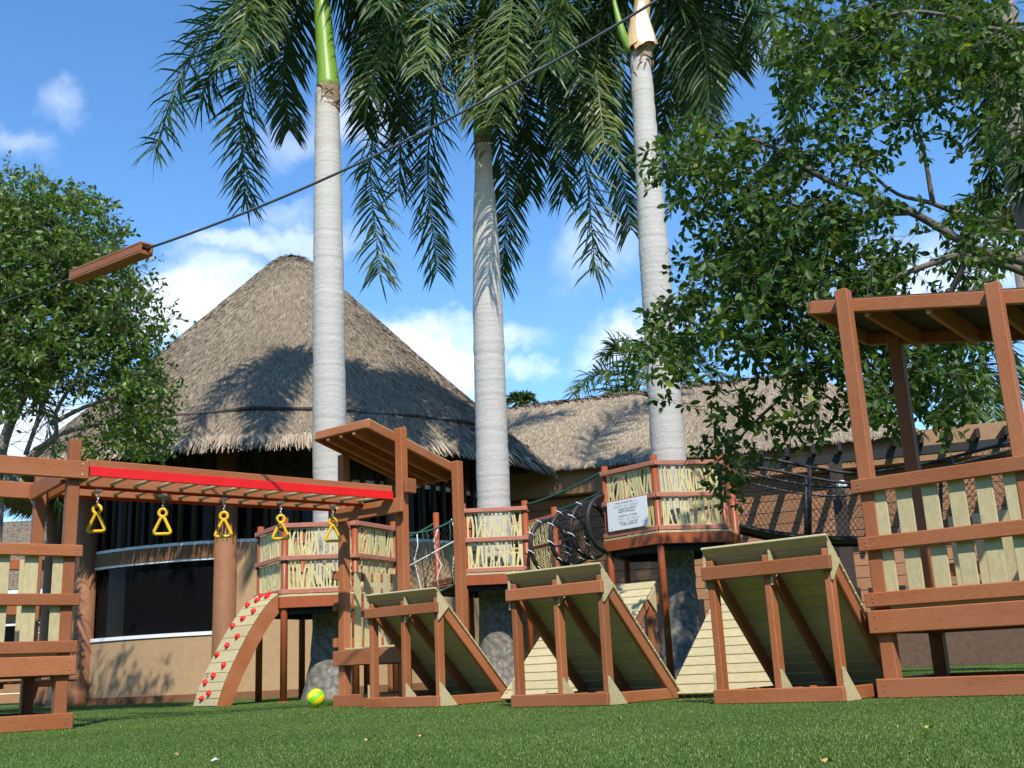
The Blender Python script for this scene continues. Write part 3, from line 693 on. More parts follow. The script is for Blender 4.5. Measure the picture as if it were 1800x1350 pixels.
for t, nm in ((.085, 'yellow triangular ring nearest the left tower, first on the monkey bars'), (.285, 'second yellow triangular ring from the left tower'), (.485, 'third yellow triangular ring, before the tan house column'), (.685, 'fourth yellow triangular ring from the left tower'), (.88, 'yellow triangular ring nearest the roofed tower, last on the bars')):
    trapeze(t, nm)

# ------------------------------------------------------------------ hexagonal platforms round the palms
def lattice_mesh(L, Hh, seed):
    """branch-pattern panel: leaning, forking ribbons cut from one sheet"""
    r_ = random.Random(seed); vs, fs = [], []; T = .018
    def ribbon(pts, wd):
        o = len(vs); m = len(pts)
        for i, (x, z) in enumerate(pts):
            a = pts[min(i + 1, m - 1)]; b = pts[max(i - 1, 0)]; dx, dz = a[0] - b[0], a[1] - b[1]; l = math.hypot(dx, dz) or 1; nx, nz = -dz / l * wd / 2, dx / l * wd / 2
            e = T / 2 * r_.uniform(.9, 1.0)
            for sx, sy in ((1, -e), (-1, -e), (-1, e), (1, e)):
                vs.append((min(max(x + nx * sx, 0), L), sy, min(max(z + nz * sx, 0), Hh)))
        for i in range(m - 1):
            for k in range(4): fs.append((o + i * 4 + k, o + i * 4 + (k + 1) % 4, o + i * 4 + 4 + (k + 1) % 4, o + i * 4 + 4 + k))
    n = int(L / .050)
    for i in range(n):
        x = (i + .5) / n * L + r_.uniform(-.012, .012); le = r_.choice((-1, 1)) * r_.uniform(.01, .075); cv = r_.uniform(-.03, .03)
        ribbon([(x + le * (t - .5) + cv * math.sin(math.pi * t), t * Hh) for t in (0, .25, .5, .75, 1)], r_.uniform(.017, .032))
    for _ in range(3):
        x = r_.uniform(.15, .85) * L; s_ = r_.choice((-1, 1)); R_ = r_.uniform(.10, .22)
        ribbon([(x + s_ * R_ * math.cos(t), Hh * .08 + R_ * 1.6 * math.sin(t)) for t in np.linspace(.1, 1.5, 7)], .022)
    for x in (.012, L / 3, 2 * L / 3, L - .012): ribbon([(x, 0), (x, Hh / 2), (x, Hh)], .022)
    for z in (.008, Hh - .008): ribbon([(0, z), (L / 2, z), (L, z)], .016)
    me = mesh('panel', vs, fs); me.materials.append(MATS['cream_panel']); return me
def solid_panel(L, Hh): pass
_lat = {}
def hex_platform(first, second, zdeck, label, open_sides, seed, zpost=1.02, sign=False):
    """hexagon whose first side runs from first to second (2-D points), counted to the right"""
    p, q = V(first[0], first[1], 0), V(second[0], second[1], 0)
    vt = [p, q]; d = q - p
    for k in range(4):
        d = Matrix.Rotation(math.radians(60), 3, 'Z') @ d; vt.append(vt[-1] + d)
    c = sum(vt, V(0, 0, 0)) / 6
    t = empty('tree_platform', c, label, 'tree platform', 'hexagonal platforms built round the palms')
    for v in vt:
        tube(t, 'post', [v, v + V(0, 0, zdeck + zpost)], .046, 'post_pipe', 14)
        vs, fs = lathe([(0, 0), (.09, 0), (.09, .012), (0, .012)], 14); link('foot_plate', mesh('foot_plate', vs, fs), t, Matrix.Translation(v), 'lumber')
    for k in range(6):
        a, b = vt[k], vt[(k + 1) % 6]; u = (b - a).normalized(); out = V(u.y, -u.x, 0)
        def R(x, o, z): return a + u * x + out * o + V(0, 0, z)
        L = (b - a).length
        board(t, 'deck_rim', R(-.05, .052, zdeck - .105), R(L + .05, .052, zdeck - .105), .14, .05, 'post_pipe')
        board(t, 'deck_edge', R(-.03, .045, zdeck - .018), R(L + .03, .045, zdeck - .018), .032, .06, 'cream_lumber')
        board(t, 'deck_joist', R(.05, -.05, zdeck - .20), R(L - .05, -.05, zdeck - .20), .10, .06, 'black_paint')
        if k in open_sides: continue
        for z in (.035, .475, .905):
            board(t, 'rail', R(-.03, .066, zdeck + z), R(L + .03, .066, zdeck + z), .062, .030, 'rail_pink')
            tube(t, 'clamp', [a + V(0, 0, zdeck + z - .045), a + V(0, 0, zdeck + z - .033)], .068, 'rail_pink', 12)
            tube(t, 'clamp', [b + V(0, 0, zdeck + z - .045), b + V(0, 0, zdeck + z - .033)], .068, 'rail_pink', 12)
        for j, (z0, z1) in enumerate(((.07, .445), (.50, .875))):
            if sign and k == 0 and j == 0: pass
            key = (round(L, 2), (seed + k * 2 + j) % 5)
            if key not in _lat: _lat[key] = lattice_mesh(L - .11, z1 - z0, seed * 31 + k * 7 + j)
            M = Matrix(((u.x, -out.x, 0, 0), (u.y, -out.y, 0, 0), (0, 0, 1, 0), (0, 0, 0, 1))); M.translation = R(.055, .02, zdeck + z0)
            link('panel', _lat[key], t, M)
    prism(t, 'deck', [v + V(0, 0, zdeck - .025) for v in vt], (0, 0, .02), 'cream_lumber')
    prism(t, 'underframe', [c + (v - c) * .93 + V(0, 0, zdeck - .15) for v in vt], (0, 0, .06), 'black_paint')
    return t, vt, c
pl1, v1, c1 = hex_platform((-3.13, 14.45), (-2.20, 14.50), 1.36, 'hexagonal platform round the left palm, above the climbing arch', (2,), 1)
pl2, v2, c2 = hex_platform((-.81, 15.80), (.10, 15.80), 1.64, 'hexagonal platform round the middle palm, between two rope crossings', (1, 4, 5), 2)
pl3, v3, c3 = hex_platform((1.24, 15.0), (1.85, 14.30), 1.95, 'hexagonal platform round the right palm, carrying the white sign', (2, 5), 3, sign=True)

# white notice board on the right platform
u = (v3[1] - v3[0]).normalized(); out = V(u.y, -u.x, 0)
sgn_o = v3[0] + u * .10 + out * .100 + V(0, 0, 2.035)
sgn = empty('notice_board', sgn_o, 'white printed notice board on the railing of the right platform', 'sign')
board(sgn, 'plate', sgn_o + V(0, 0, .2), sgn_o + u * .74 + V(0, 0, .2), .40, .008, 'white_paint')
def ink(rows, mat, seed):
    r_ = random.Random(seed); vs, fs = [], []
    def quad(x0, z0, x1, z1, sk=0):
        o = len(vs)
        for x, z in ((x0, z0), (x1, z0), (x1 + sk, z1), (x0 + sk, z1)): vs.append(u * x + out * .0068 + V(0, 0, z))
        fs.append((o, o + 1, o + 2, o + 3))
    for zc, x0, x1, h, outline in rows:
        x = x0
        while x < x1:
            wd = h * r_.uniform(.45, .75)
            if r_.random() < .13: x += h * .6; continue
            tk = h * (.10 if outline else .20); m = r_.random()
            quad(x, zc - h / 2, x + tk, zc + h / 2)
            if m < .7: quad(x, zc + h / 2 - tk, x + wd, zc + h / 2)
            if m > .25: quad(x + wd - tk, zc - h / 2, x + wd, zc + h / 2 - tk)
            if m > .5: quad(x, zc - h / 2, x + wd, zc - h / 2 + tk)
            if outline: quad(x, zc - tk / 2, x + wd, zc + tk / 2)
            x += wd + h * .22
    link('lettering', mesh('lettering', vs, fs), sgn, Matrix.Translation(sgn_o), mat)
ink([(.365, .16, .56, .016, False), (.275, .20, .54, .022, False), (.24, .22, .52, .022, False), (.185, .20, .55, .016, False), (.095, .22, .55, .022, False), (.065, .25, .53, .022, False)], 'sign_ink', 3)
ink([(.322, .13, .58, .040, True), (.142, .16, .58, .040, True)], 'sign_ink_pale', 5)
ink([(.07, .62, .69, .03, True), (.03, .05, .09, .02, True)], 'sign_ink_pale', 8)

# climbing arch with red holds
a_, b_ = v1[5], v1[0]; au = (b_ - a_).normalized(); aout = V(au.y, -au.x, 0)
au = V(math.cos(math.radians(-47)), math.sin(math.radians(-47)), 0); aout = V(au.y, -au.x, 0)
ar_o = b_ - au * .62 + aout * .03
arch = empty('climbing_arch', ar_o + aout * .88, 'curved climbing arch with red holds leaning on the left platform', 'climbing arch')
AW = .56
prof_a = catmull([V(0, 0, 1.385), V(.19, 0, 1.25), V(.42, 0, .95), V(.65, 0, .55), V(.80, 0, .24), V(.88, 0, 0)], 40)
def AP(x, p, off=0):
    return ar_o + au * x + aout * p.x + V(0, 0, p.z)
def anorm(i):
    t = prof_a[min(i + 1, 39)] - prof_a[max(i - 1, 0)]; t.normalize(); return aout * (-t.z) + UPZ * t.x
for x in (-.018, AW - .02):
    poly_o, poly_i = [], []
    for i in range(0, 40, 3):
        p = prof_a[i]; n = anorm(i); wdt = .20
        poly_o.append(AP(x, p)); poly_i.append(AP(x, p) - n * wdt)
    poly_i = [V(q.x, q.y, max(q.z, 0.0)) for q in poly_i]
    vs = []; fs = []; m = len(poly_o)
    for q in poly_o + poly_i: vs.append(q - ar_o)
    for q in poly_o + poly_i: vs.append(q + au * .038 - ar_o)
    for i in range(m - 1):
        fs += [(i, i + 1, m + i + 1, m + i), (2 * m + i, 3 * m + i, 3 * m + i + 1, 2 * m + i + 1), (i, 2 * m + i, 2 * m + i + 1, i + 1), (m + i, m + i + 1, 3 * m + i + 1, 3 * m + i)]
    fs += [(0, m, 3 * m, 2 * m), (m - 1, 3 * m - 1, 4 * m - 1, 2 * m - 1)]
    link('side_board', mesh('side_board', vs, fs), arch, Matrix.Translation(ar_o), 'lumber')
for k in range(13):
    i0 = k * 3; i1 = min(i0 + 3, 39); p, q = AP(0, prof_a[i0]), AP(0, prof_a[i1]); n = anorm(i0 + 1); c = (p + q) / 2 + n * .010
    board(arch, 'plank', c - au * .022, c + au * (AW + .022), (q - p).length - .004, .018, 'cream_lumber', up=(q - p).normalized())
hm = None
def hold_mesh():
    r_ = random.Random(4); vs, fs = lathe([(0, 0), (.034, .0), (.040, .014), (.030, .034), (.012, .045), (0, .046)], 8)
    vs = [(x * r_.uniform(.8, 1.25), y * r_.uniform(.8, 1.25), z * r_.uniform(.85, 1.2)) for x, y, z in vs]
    me = mesh('hold', vs, fs, True); me.materials.append(MATS['red_plastic']); return me
hm = hold_mesh()
holds = [(36, .18), (34, .33), (30, .12), (28, .27), (25, .42), (22, .10), (20, .25), (18, .40), (15, .10), (13, .26), (11, .42), (8, .10), (6, .26), (4.5, .42), (2.5, .18), (1.5, .36)]
for i, x in holds:
    i = int(i); n = anorm(i); M = n.to_track_quat('Z', 'Y').to_matrix().to_4x4() @ Matrix.Rotation(rnd.uniform(0, 6), 4, 'Z'); M.translation = AP(x, prof_a[i]) + n * .018
    link('hold', hm, arch, M)

# ------------------------------------------------------------------ rope crossings
def sagline(p, q, sag, n=14):
    return [p.lerp(q, k / (n - 1)) + V(0, 0, -sag * 4 * (k / (n - 1)) * (1 - k / (n - 1))) for k in range(n)]
def net_grid(top, bot, rows, r):
    """diamond net between two lines with the same number of points"""
    n = len(top); ch = []
    g = [[top[i].lerp(bot[i], j / rows) for j in range(rows + 1)] for i in range(n)]
    for i in range(n - 1):
        for j in range(rows):
            if (i + j) % 2 == 0: ch.append(([g[i][j], g[i + 1][j + 1]], r))
            else: ch.append(([g[i][j + 1], g[i + 1][j]], r))
    return ch
def lacing(top, bot, r, k, seed):
    r_ = random.Random(seed); ch = []
    for i in range(k):
        t = (i + .5) / k; a = top[int(t * (len(top) - 1))]; b = bot[int(t * (len(bot) - 1))]
        pts = [a.lerp(b, s_) + V(r_.uniform(-.05, .05), 0, r_.uniform(-.02, .02)) for s_ in (0, .2, .4, .6, .8, 1)]
        ch.append((pts, r))
    return ch
# bridge left platform -> middle platform
A0, A1, B0, B1 = v1[2], v1[3], v2[5], v2[0]
rb = empty('rope_bridge', (A0 + B1) / 2 + V(0, 0, 1.45), 'short rope bridge with green ropes joining left and middle platforms', 'rope bridge')
nT, nB = sagline(A0 + V(0, 0, 2.24), B1 + V(0, 0, 2.52), .12, 22), sagline(A0 + V(0, 0, 1.30), B1 + V(0, 0, 1.60), .10, 22)
fT, fB = sagline(A1 + V(0, 0, 2.24), B0 + V(0, 0, 2.52), .12, 22), sagline(A1 + V(0, 0, 1.30), B0 + V(0, 0, 1.60), .10, 22)
for ln in (nT, fT): tube(rb, 'handrail_rope', ln, .016, 'green_rope', 6)
for ln in (nB, fB): tube(rb, 'foot_rope', ln, .014, 'green_rope', 6)
for T, B in ((nT, nB), (fT, fB)):
    multi_tube(rb, 'side_net', net_grid(T, B, 18, .0035), 'black_rubber', 3, A0, kind='stuff')
    for pts_, r0 in lacing(T, B, .009, 3, 2): tube(rb, 'hanger_rope', pts_, r0, 'green_rope', 5)
for pts_, r0 in lacing(nT, nB, .008, 4, 5) + [([nT[1].lerp(nB[1], .6), nT[-2].lerp(nB[-2], .35)], .008)]: tube(rb, 'lacing', pts_, r0, 'white_rope', 5)
for k in range(8):
    t = (k + .5) / 8; i = int(t * 21); board(rb, 'plank', nB[i] + V(0, 0, .0), fB[i] + V(0, 0, .0), .10, .03, 'lumber', up=(nB[-1] - nB[0]).normalized())

# hoop tunnel middle platform -> right platform
tn0 = (v2[1] + v2[2]) / 2; tn1 = (v3[0] + v3[5]) / 2
tu = empty('net_tunnel', (tn0 + tn1) / 2 + V(0, 0, 1.7), 'black net crawl tunnel with hoops between middle and right platforms', 'net tunnel')
hoops = []
for k, (uu, vv, YY) in enumerate(((966, 962, 15.75), (1001, 946, 15.5), (1037, 932, 15.25), (1066, 920, 15.0))):
    c = at(uu, vv, YY); ax = V(.62, -.62, .40).normalized(); sx = V(.75, .66, 0); up = ax.cross(sx).normalized(); up = up if up.z > 0 else -up
    pts = [c + sx * math.cos(w_) * .37 + V(0, 0, 1) * math.sin(w_) * .385 for w_ in np.linspace(0, 2 * math.pi, 28, endpoint=False)]
    hoops.append(pts); tube(tu, 'hoop', pts, .034, 'black_rubber', 8, True)
for k in range(3):
    T, B = hoops[k], hoops[k + 1]; m = len(T); ch = []
    rows = 8
    for i in range(m):
        for j in range(rows):
            p = T[i].lerp(B[i], j / rows); q = T[(i + 1) % m].lerp(B[(i + 1) % m], (j + 1) / rows)
            p2 = T[(i + 1) % m].lerp(B[(i + 1) % m], j / rows); q2 = T[i].lerp(B[i], (j + 1) / rows)
            ch += [([p, q], .0035), ([p2, q2], .0035)]
    multi_tube(tu, 'net', ch, 'black_rubber', 3, T[0], kind='stuff')
lace = []
for k in range(3):
    for i in range(0, 28, 3):
        c = hoops[k][i]; lace.append(([c + V(-.06, -.02, .04), c + V(.0, -.05, .01), c + V(.055, -.02, -.04)], .008))
for pts_, r0 in lace: tube(tu, 'lacing', pts_, r0, 'white_rope', 5)
tube(tu, 'foot_rope', [hoops[0][21], hoops[1][21], hoops[2][21], hoops[3][21]], .015, 'green_rope', 6)
tube(tu, 'handrail_rope', sagline(v2[1] + V(0, 0, 2.60), v3[0] + V(0, 0, 2.92), .05), .016, 'green_rope', 6)
tube(tu, 'handrail_rope', sagline(v2[2] + V(0, 0, 2.60), v3[5] + V(0, 0, 2.92), .05), .016, 'green_rope', 6)

# net bridge right platform -> beyond the right tower
nb = empty('net_bridge', at(1420, 940, 14.0), 'long black net bridge running from right platform behind the slatted tower', 'net bridge')
topn = [at(*p) for p in ((1296, 800, 14.4), (1360, 808, 14.3), (1430, 822, 14.2), (1500, 832, 14.1), (1560, 826, 13.9), (1640, 812, 13.7), (1720, 792, 13.5), (1800, 772, 13.3), (1860, 760, 13.1))]
botn = [at(*p) for p in ((1300, 925, 14.4), (1360, 938, 14.3), (1430, 946, 14.2), (1500, 948, 14.1), (1560, 944, 13.9), (1640, 934, 13.7), (1720, 920, 13.5), (1800, 905, 13.3), (1860, 895, 13.1))]
N_ = 110
T, B = catmull(topn, N_), catmull(botn, N_)
off = V(.15, .8, 0)
for o_, nm in ((V(0, 0, 0), 'near'), (off, 'far')):
    t_, bb = [p + o_ for p in T], [p + o_ for p in B]
    tube(nb, 'handrail_rope', t_[::4], .022, 'black_rubber', 6); tube(nb, 'foot_rope', bb[::4], .020, 'black_rubber', 6)
    multi_tube(nb, 'side_net', net_grid(t_, bb, 18, .0032), 'black_rubber', 3, T[0], kind='stuff')
    for k in (26, 74): tube(nb, 'strut', [t_[k] - V(0, 0, -.02), bb[k]], .026, 'black_rubber', 8)
    mid = [a.lerp(b, .22) + V(0, 0, -.05 * math.sin(i / N_ * 9)) for i, (a, b) in enumerate(zip(t_, bb))]
    tube(nb, 'mid_rope', mid[::4], .014, 'black_rubber', 5)
    multi_tube(nb, 'white_lacing', [([mid[i], mid[i + 1] + V(0, 0, .01)], .009) for i in range(2, N_ - 2, 3)], 'white_rope', 4, T[0], kind='stuff')
for k in range(2, N_ - 1, 3): board(nb, 'plank', B[k] + V(0, 0, .03), B[k] + off + V(0, 0, .03), .13, .03, 'dark_wood', up=(B[k + 1] - B[k]).normalized())

# ------------------------------------------------------------------ zip line
cb0 = at(258, 437, 8.0); cb1 = at(132, 487, 8.9)
zl = empty('zip_line', cb0, 'grey cable running up from the brown block past the palms', 'cable')
tube(zl, 'thick_cable', sagline(cb0, at(1190, -22, 6.6), .16, 24), .0105, 'cable_grey', 8)
tube(zl, 'thin_cable', sagline(cb1, at(-420, 670, 12.5), .02, 10), .006, 'cable_grey', 6)
zb = empty('cable_block', (cb0 + cb1) / 2, 'brown box shaped stop block threaded on the cable at left', 'block')
bx = (cb0 - cb1).normalized()
for dy, dz, w_, t_ in ((0, .040, .020, .115), (0, -.040, .020, .115), (.047, 0, .060, .020), (-.047, 0, .060, .020)):
    sv = bx.cross(UPZ).normalized(); uz = sv.cross(bx)
    board(zb, 'side', cb1 + sv * dy + uz * dz, cb0 + sv * dy + uz * dz, w_, t_, 'lumber', up=uz)
sv = bx.cross(UPZ).normalized(); uz = sv.cross(bx)
for c in (cb0 - bx * .03, cb1 + bx * .03):
    for d_ in (-1, 1): board(zb, 'end_block', c + uz * d_ * .022 - bx * .02, c + uz * d_ * .022 + bx * .02, .020, .084, 'lumber', up=uz)

# ------------------------------------------------------------------ palms
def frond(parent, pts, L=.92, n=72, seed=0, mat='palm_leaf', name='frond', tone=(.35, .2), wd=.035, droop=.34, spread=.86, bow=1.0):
    r_ = np.random.default_rng(seed); C = catmull(pts, n); org = C[0]
    vs, fs, tn = [], [], []
    a, b = tube_geo(C, [max(.026 * (1 - i / n) + .005, .004) for i in range(n)], 5)
    vs += [v - org for v in a]; tn += [.75] * len(a); fs += b
    for i in range(5, n):
        t = (C[min(i + 1, n - 1)] - C[i - 1]).normalized(); side = t.cross(UPZ)
        side = side.normalized() if side.length > .15 else t.orthogonal().normalized()
        nu = side.cross(t).normalized(); f = i / n
        ll = L * (.35 + .65 * min(f / .25, 1.0)) * (1.05 - .50 * f * f)
        for sgn in (-1, 1):
            for rep in range(2):
                q = ll * r_.uniform(.8, 1.1); fw = .5 + .5 * f + r_.normal(0, .10)
                d = (t * fw + side * sgn * spread * r_.uniform(.75, 1.15) + nu * r_.normal(.08, .62)).normalized()
                p0 = C[i] + t * (rep * .5) * ((C[i] - C[i - 1]).length)
                g_ = V(0, 0, -1)
                d1 = (d + g_ * droop * .55).normalized(); d2 = (d + g_ * droop * r_.uniform(1.1, 2.2)).normalized()
                p1 = p0 + d * q * .3; p2 = p1 + d1 * q * .35; p3 = p2 + d2 * q * .35
                wv = d.cross(nu + side * r_.normal(0, .5)); wv = wv.normalized() * wd * .5 if wv.length > 1e-3 else side * wd * .5
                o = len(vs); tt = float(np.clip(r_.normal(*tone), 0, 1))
                for P_, k in ((p0, .55), (p1, 1.0), (p2, .85)): vs += [P_ - wv * k - org, P_ + wv * k - org]
                vs.append(p3 - org); tn += [tt] * 7
                fs += [(o, o + 1, o + 3, o + 2), (o + 2, o + 3, o + 5, o + 4), (o + 4, o + 5, o + 6)]
    return link(name, mesh(name, vs, fs, False, tn), parent, Matrix.Translation(org), mat)
def trunk(parent, p, prof, mat='palm_trunk', n=28, lean=(0, 0), bumps=0, name='trunk'):
    zs = np.linspace(prof[0][0], prof[-1][0], 90); rs = np.interp(zs, [q[0] for q in prof], [q[1] for q in prof]); vs, fs = [], []
    r_ = np.random.default_rng(int(abs(p.x) * 1000) + 5); ringn = r_.normal(0, .0035, 90)
    for i, (z, rad) in enumerate(zip(zs, rs)):
        f = (z - zs[0]) / (zs[-1] - zs[0])
        for k in range(n):
            a = 2 * math.pi * k / n; rr = rad + ringn[i]
            if z < .7: rr *= 1 + bumps * (1 - z / .7) * (.5 + .5 * math.sin(a * 5 + 1.3) * math.cos(a * 3))
            vs.append((lean[0] * f + rr * math.cos(a), lean[1] * f + rr * math.sin(a), z))
    for i in range(89):
        for k in range(n): fs.append((i * n + k, i * n + (k + 1) % n, (i + 1) * n + (k + 1) % n, (i + 1) * n + k))
    fs.append(tuple(89 * n + k for k in range(n)))
    return link(name, mesh(name, vs, fs, True), parent, Matrix.Translation(p), mat)
def frayed(parent, c, r0, n, seed, mat='fibre_brown'):
    r_ = random.Random(seed); ch = []
    for k in range(n):
        a = r_.uniform(0, 6.28); z = r_.uniform(-.3, .12); d = r_.uniform(-.9, .9)
        ch.append(([c + V(math.cos(a + d * s_) * (r0 + .006 + .02 * s_ * r_.random()), math.sin(a + d * s_) * (r0 + .006 + .02 * s_ * r_.random()), z - .12 * s_ * s_) for s_ in (0, .3, .6, 1)], [.012, .014, .012, .004]))
    return multi_tube(parent, 'torn_fibre', ch, mat, 4, c)
def old_collar(parent, c, r0, h, seed):
    """the brown ring of old leaf bases just under the green shaft: uneven overlapping scales"""
    r_ = random.Random(seed); n, m = 22, 12; vs, fs = [], []
    for i in range(m):
        f_ = i / (m - 1)
        for k in range(n):
            a = 6.2832 * k / n; rr = r0 * (1 + .05 * math.sin(i * 2.4 + k * .7) + r_.uniform(-.02, .05) * (1 if 0 < i < m - 1 else 0)) + .012
            vs.append((rr * math.cos(a), rr * math.sin(a), -h + h * f_ + r_.uniform(-.012, .012)))
    for i in range(m - 1):
        for k in range(n): fs.append((i * n + k, i * n + (k + 1) % n, (i + 1) * n + (k + 1) % n, (i + 1) * n + k))
    return link('leaf_base_collar', mesh('leaf_base_collar', vs, fs, True), parent, Matrix.Translation(c), 'fibre_brown')
def torn_flap(parent, c, ang, r0, up, dn_, wd, mat):
    """a split strip of dry sheath standing off the shaft"""
    vs, fs = [], []; m = 7
    for i in range(m):
        t = i / (m - 1); z = up + (dn_ - up) * t; rr = r0 + .10 * math.sin(min(t * 1.3, 1) * math.pi * .5) * t; hw = wd * math.sin(math.pi * (.12 + .62 * t))
        for q in (-1, 0, 1):
            a = ang + q * hw / r0; vs.append(((rr - .012 * abs(q)) * math.cos(a), (rr - .012 * abs(q)) * math.sin(a), z + .04 * q * t))
    for i in range(m - 1):
        for k in range(2): fs.append((i * 3 + k, i * 3 + k + 1, i * 3 + 4 + k, i * 3 + 3 + k))
    return link('torn_sheath', mesh('torn_sheath', vs, fs, True), parent, Matrix.Translation(c), mat)
def px_frond(parent, spec, Y0, seed, **k):
    """spec: tip depth, then pixel control points from base to tip"""
    yt, *pp = spec; m = len(pp) - 1
    frond(parent, [at(u_, v_, Y0 + (yt - Y0) * i / m) for i, (u_, v_) in enumerate(pp)], seed=seed, **k)

p1 = V(-2.66, 15.3, 0); pm1 = empty('palm_tree', p1, 'tall palm at left with bright green crownshaft, ball at its foot', 'palm tree', 'three tall royal palms')
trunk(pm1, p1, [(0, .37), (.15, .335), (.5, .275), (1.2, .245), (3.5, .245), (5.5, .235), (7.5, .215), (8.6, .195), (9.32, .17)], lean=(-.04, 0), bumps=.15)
cs1 = at(577, 152, 15.3); cs1t = at(564, -20, 15.3)
tube(pm1, 'crownshaft', catmull([cs1 - V(0, 0, .05), cs1 + V(-.005, 0, .12), cs1.lerp(cs1t, .4), cs1.lerp(cs1t, .8), cs1t, cs1t + V(-.05, 0, .8)], 16), [.168, .185, .185, .175, .165, .155, .15, .145, .14, .135, .13, .12, .11, .1, .09, .06], 'crownshaft_green', 20)
frayed(pm1, cs1 + V(0, 0, -.12), .178, 26, 1); old_collar(pm1, cs1, .168, .42, 4)
F1 = [(14.3, (556, -70), (440, -20), (335, 100), (272, 262)), (15.9, (552, -50), (470, 40), (425, 190), (432, 352)), (17.2, (556, -40), (520, 30), (498, 120), (508, 225)),
      (13.4, (540, -110), (480, -70), (440, 0), (414, 112)), (15.0, (575, -60), (660, -40), (730, 40), (765, 190)), (16.6, (572, -50), (630, 20), (650, 110), (640, 220)), (16.2, (570, -60), (640, -10), (690, 80), (705, 215)),
      (13.6, (566, -90), (600, -170), (640, -120), (668, 10)),
      (15.6, (552, -60), (480, -30), (400, 60), (352, 180)), (14.6, (572, -70), (620, -60), (680, 0), (720, 110)), (13.9, (545, -100), (500, -110), (470, -50), (462, 60))]
for i, s in enumerate(F1):
    lit = i in (3, 7, 10); px_frond(pm1, s, 15.3, 100 + i, tone=(.58, .2) if lit else (.24, .18))  # sunlit look of front fronds painted in as lighter leaf tone
p2 = V(-.40, 16.6, 0); pm2 = empty('palm_tree', p2, 'tall palm in the middle with crown hidden among hanging fronds', 'palm tree', 'three tall royal palms')
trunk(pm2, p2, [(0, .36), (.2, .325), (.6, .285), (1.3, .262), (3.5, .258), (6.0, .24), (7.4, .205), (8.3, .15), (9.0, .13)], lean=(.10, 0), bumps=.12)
cs2 = at(848, 242, 16.6); cs2t = at(852, 90, 16.6)
tube(pm2, 'crownshaft', catmull([cs2 - V(0, 0, .05), cs2 + V(0, 0, .15), cs2.lerp(cs2t, .5), cs2t, cs2t + V(0, 0, .5)], 12), [.125, .145, .15, .15, .145, .14, .13, .125, .12, .11, .1, .06], 'crownshaft_green', 18)
frayed(pm2, cs2 + V(0, 0, -.08), .135, 14, 2); old_collar(pm2, cs2, .130, .16, 5)
F2 = [(15.6, (842, 60), (735, 70), (655, 250), (668, 482)), (17.6, (845, 75), (785, 110), (752, 280), (768, 470)), (18.3, (850, 80), (868, 190), (892, 330), (882, 492)), (17.8, (855, 75), (900, 120), (930, 220), (932, 335)),
      (16.0, (858, 65), (955, 100), (1022, 260), (1046, 468)), (15.0, (858, 50), (950, 20), (1035, 90), (1064, 262)), (14.4, (858, 30), (898, -80), (900, 0), (880, 170)), (15.7, (850, 40), (838, 30), (832, 100), (838, 200)), (15.6, (856, 40), (872, 40), (880, 110), (872, 215)), (14.6, (846, 45), (760, -30), (690, 30), (648, 165)),
      (18, (853, 40), (920, -90), (1000, -110), (1075, -30)), (14.2, (846, 40), (800, -60), (770, -20), (742, 120)), (15.4, (858, 55), (930, 50), (985, 120), (1005, 240)),
      (16.8, (842, 65), (770, 60), (715, 160), (700, 330)), (17.4, (858, 70), (920, 90), (975, 190), (990, 340)), (14.9, (860, 45), (930, -20), (990, 20), (1020, 140)),]
for i, s in enumerate(F2):
    tn_ = (.62, .17) if i in (6, 7, 8, 9, 11) else ((.80, .15) if i == 5 else (.24, .18)); px_frond(pm2, s, 16.6, 200 + i, tone=tn_, L=.92)  # lighter tones paint light on front fronds, dark tones shade the hanging ones
p3 = V(2.13, 15.1, 0); pm3 = empty('palm_tree', p3, 'tall palm at right with torn tan leaf sheath below its crown', 'palm tree', 'three tall royal palms')
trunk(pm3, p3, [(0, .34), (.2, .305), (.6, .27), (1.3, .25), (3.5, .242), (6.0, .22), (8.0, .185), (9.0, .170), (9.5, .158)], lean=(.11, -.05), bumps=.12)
cs3 = at(1126, 86, 15.05); cs3t = at(1131, -60, 15.05)
sheath = tube(pm3, 'dry_sheath', catmull([cs3 - V(0, 0, .03), cs3 + V(0, 0, .12), cs3 + V(0, 0, .3), cs3.lerp(cs3t, .5), cs3t], 14), [.17, .20, .215, .21, .19, .165, .15, .145, .14, .135, .13, .125, .12, .11], 'sheath_tan', 22)
tube(pm3, 'spear_leaf', catmull([at(1106, 92, 14.95), at(1093, 55, 14.9), at(1080, 5, 14.9), at(1072, -50, 14.9)], 10), [.035, .055, .066, .062, .055, .045, .035, .025, .015, .006], 'crownshaft_green', 10)
frayed(pm3, cs3 + V(0, 0, -.15), .165, 22, 3); old_collar(pm3, cs3, .158, .22, 6)
for q_, (an, u_, d_, w_) in enumerate(((-1.2, .75, -.02, .13), (-2.3, .5, -.06, .10), (-.3, .6, .02, .10), (-1.75, .35, -.10, .07))): torn_flap(pm3, cs3, an, .175, u_, d_, w_, 'sheath_pale' if q_ == 0 else 'sheath_tan')
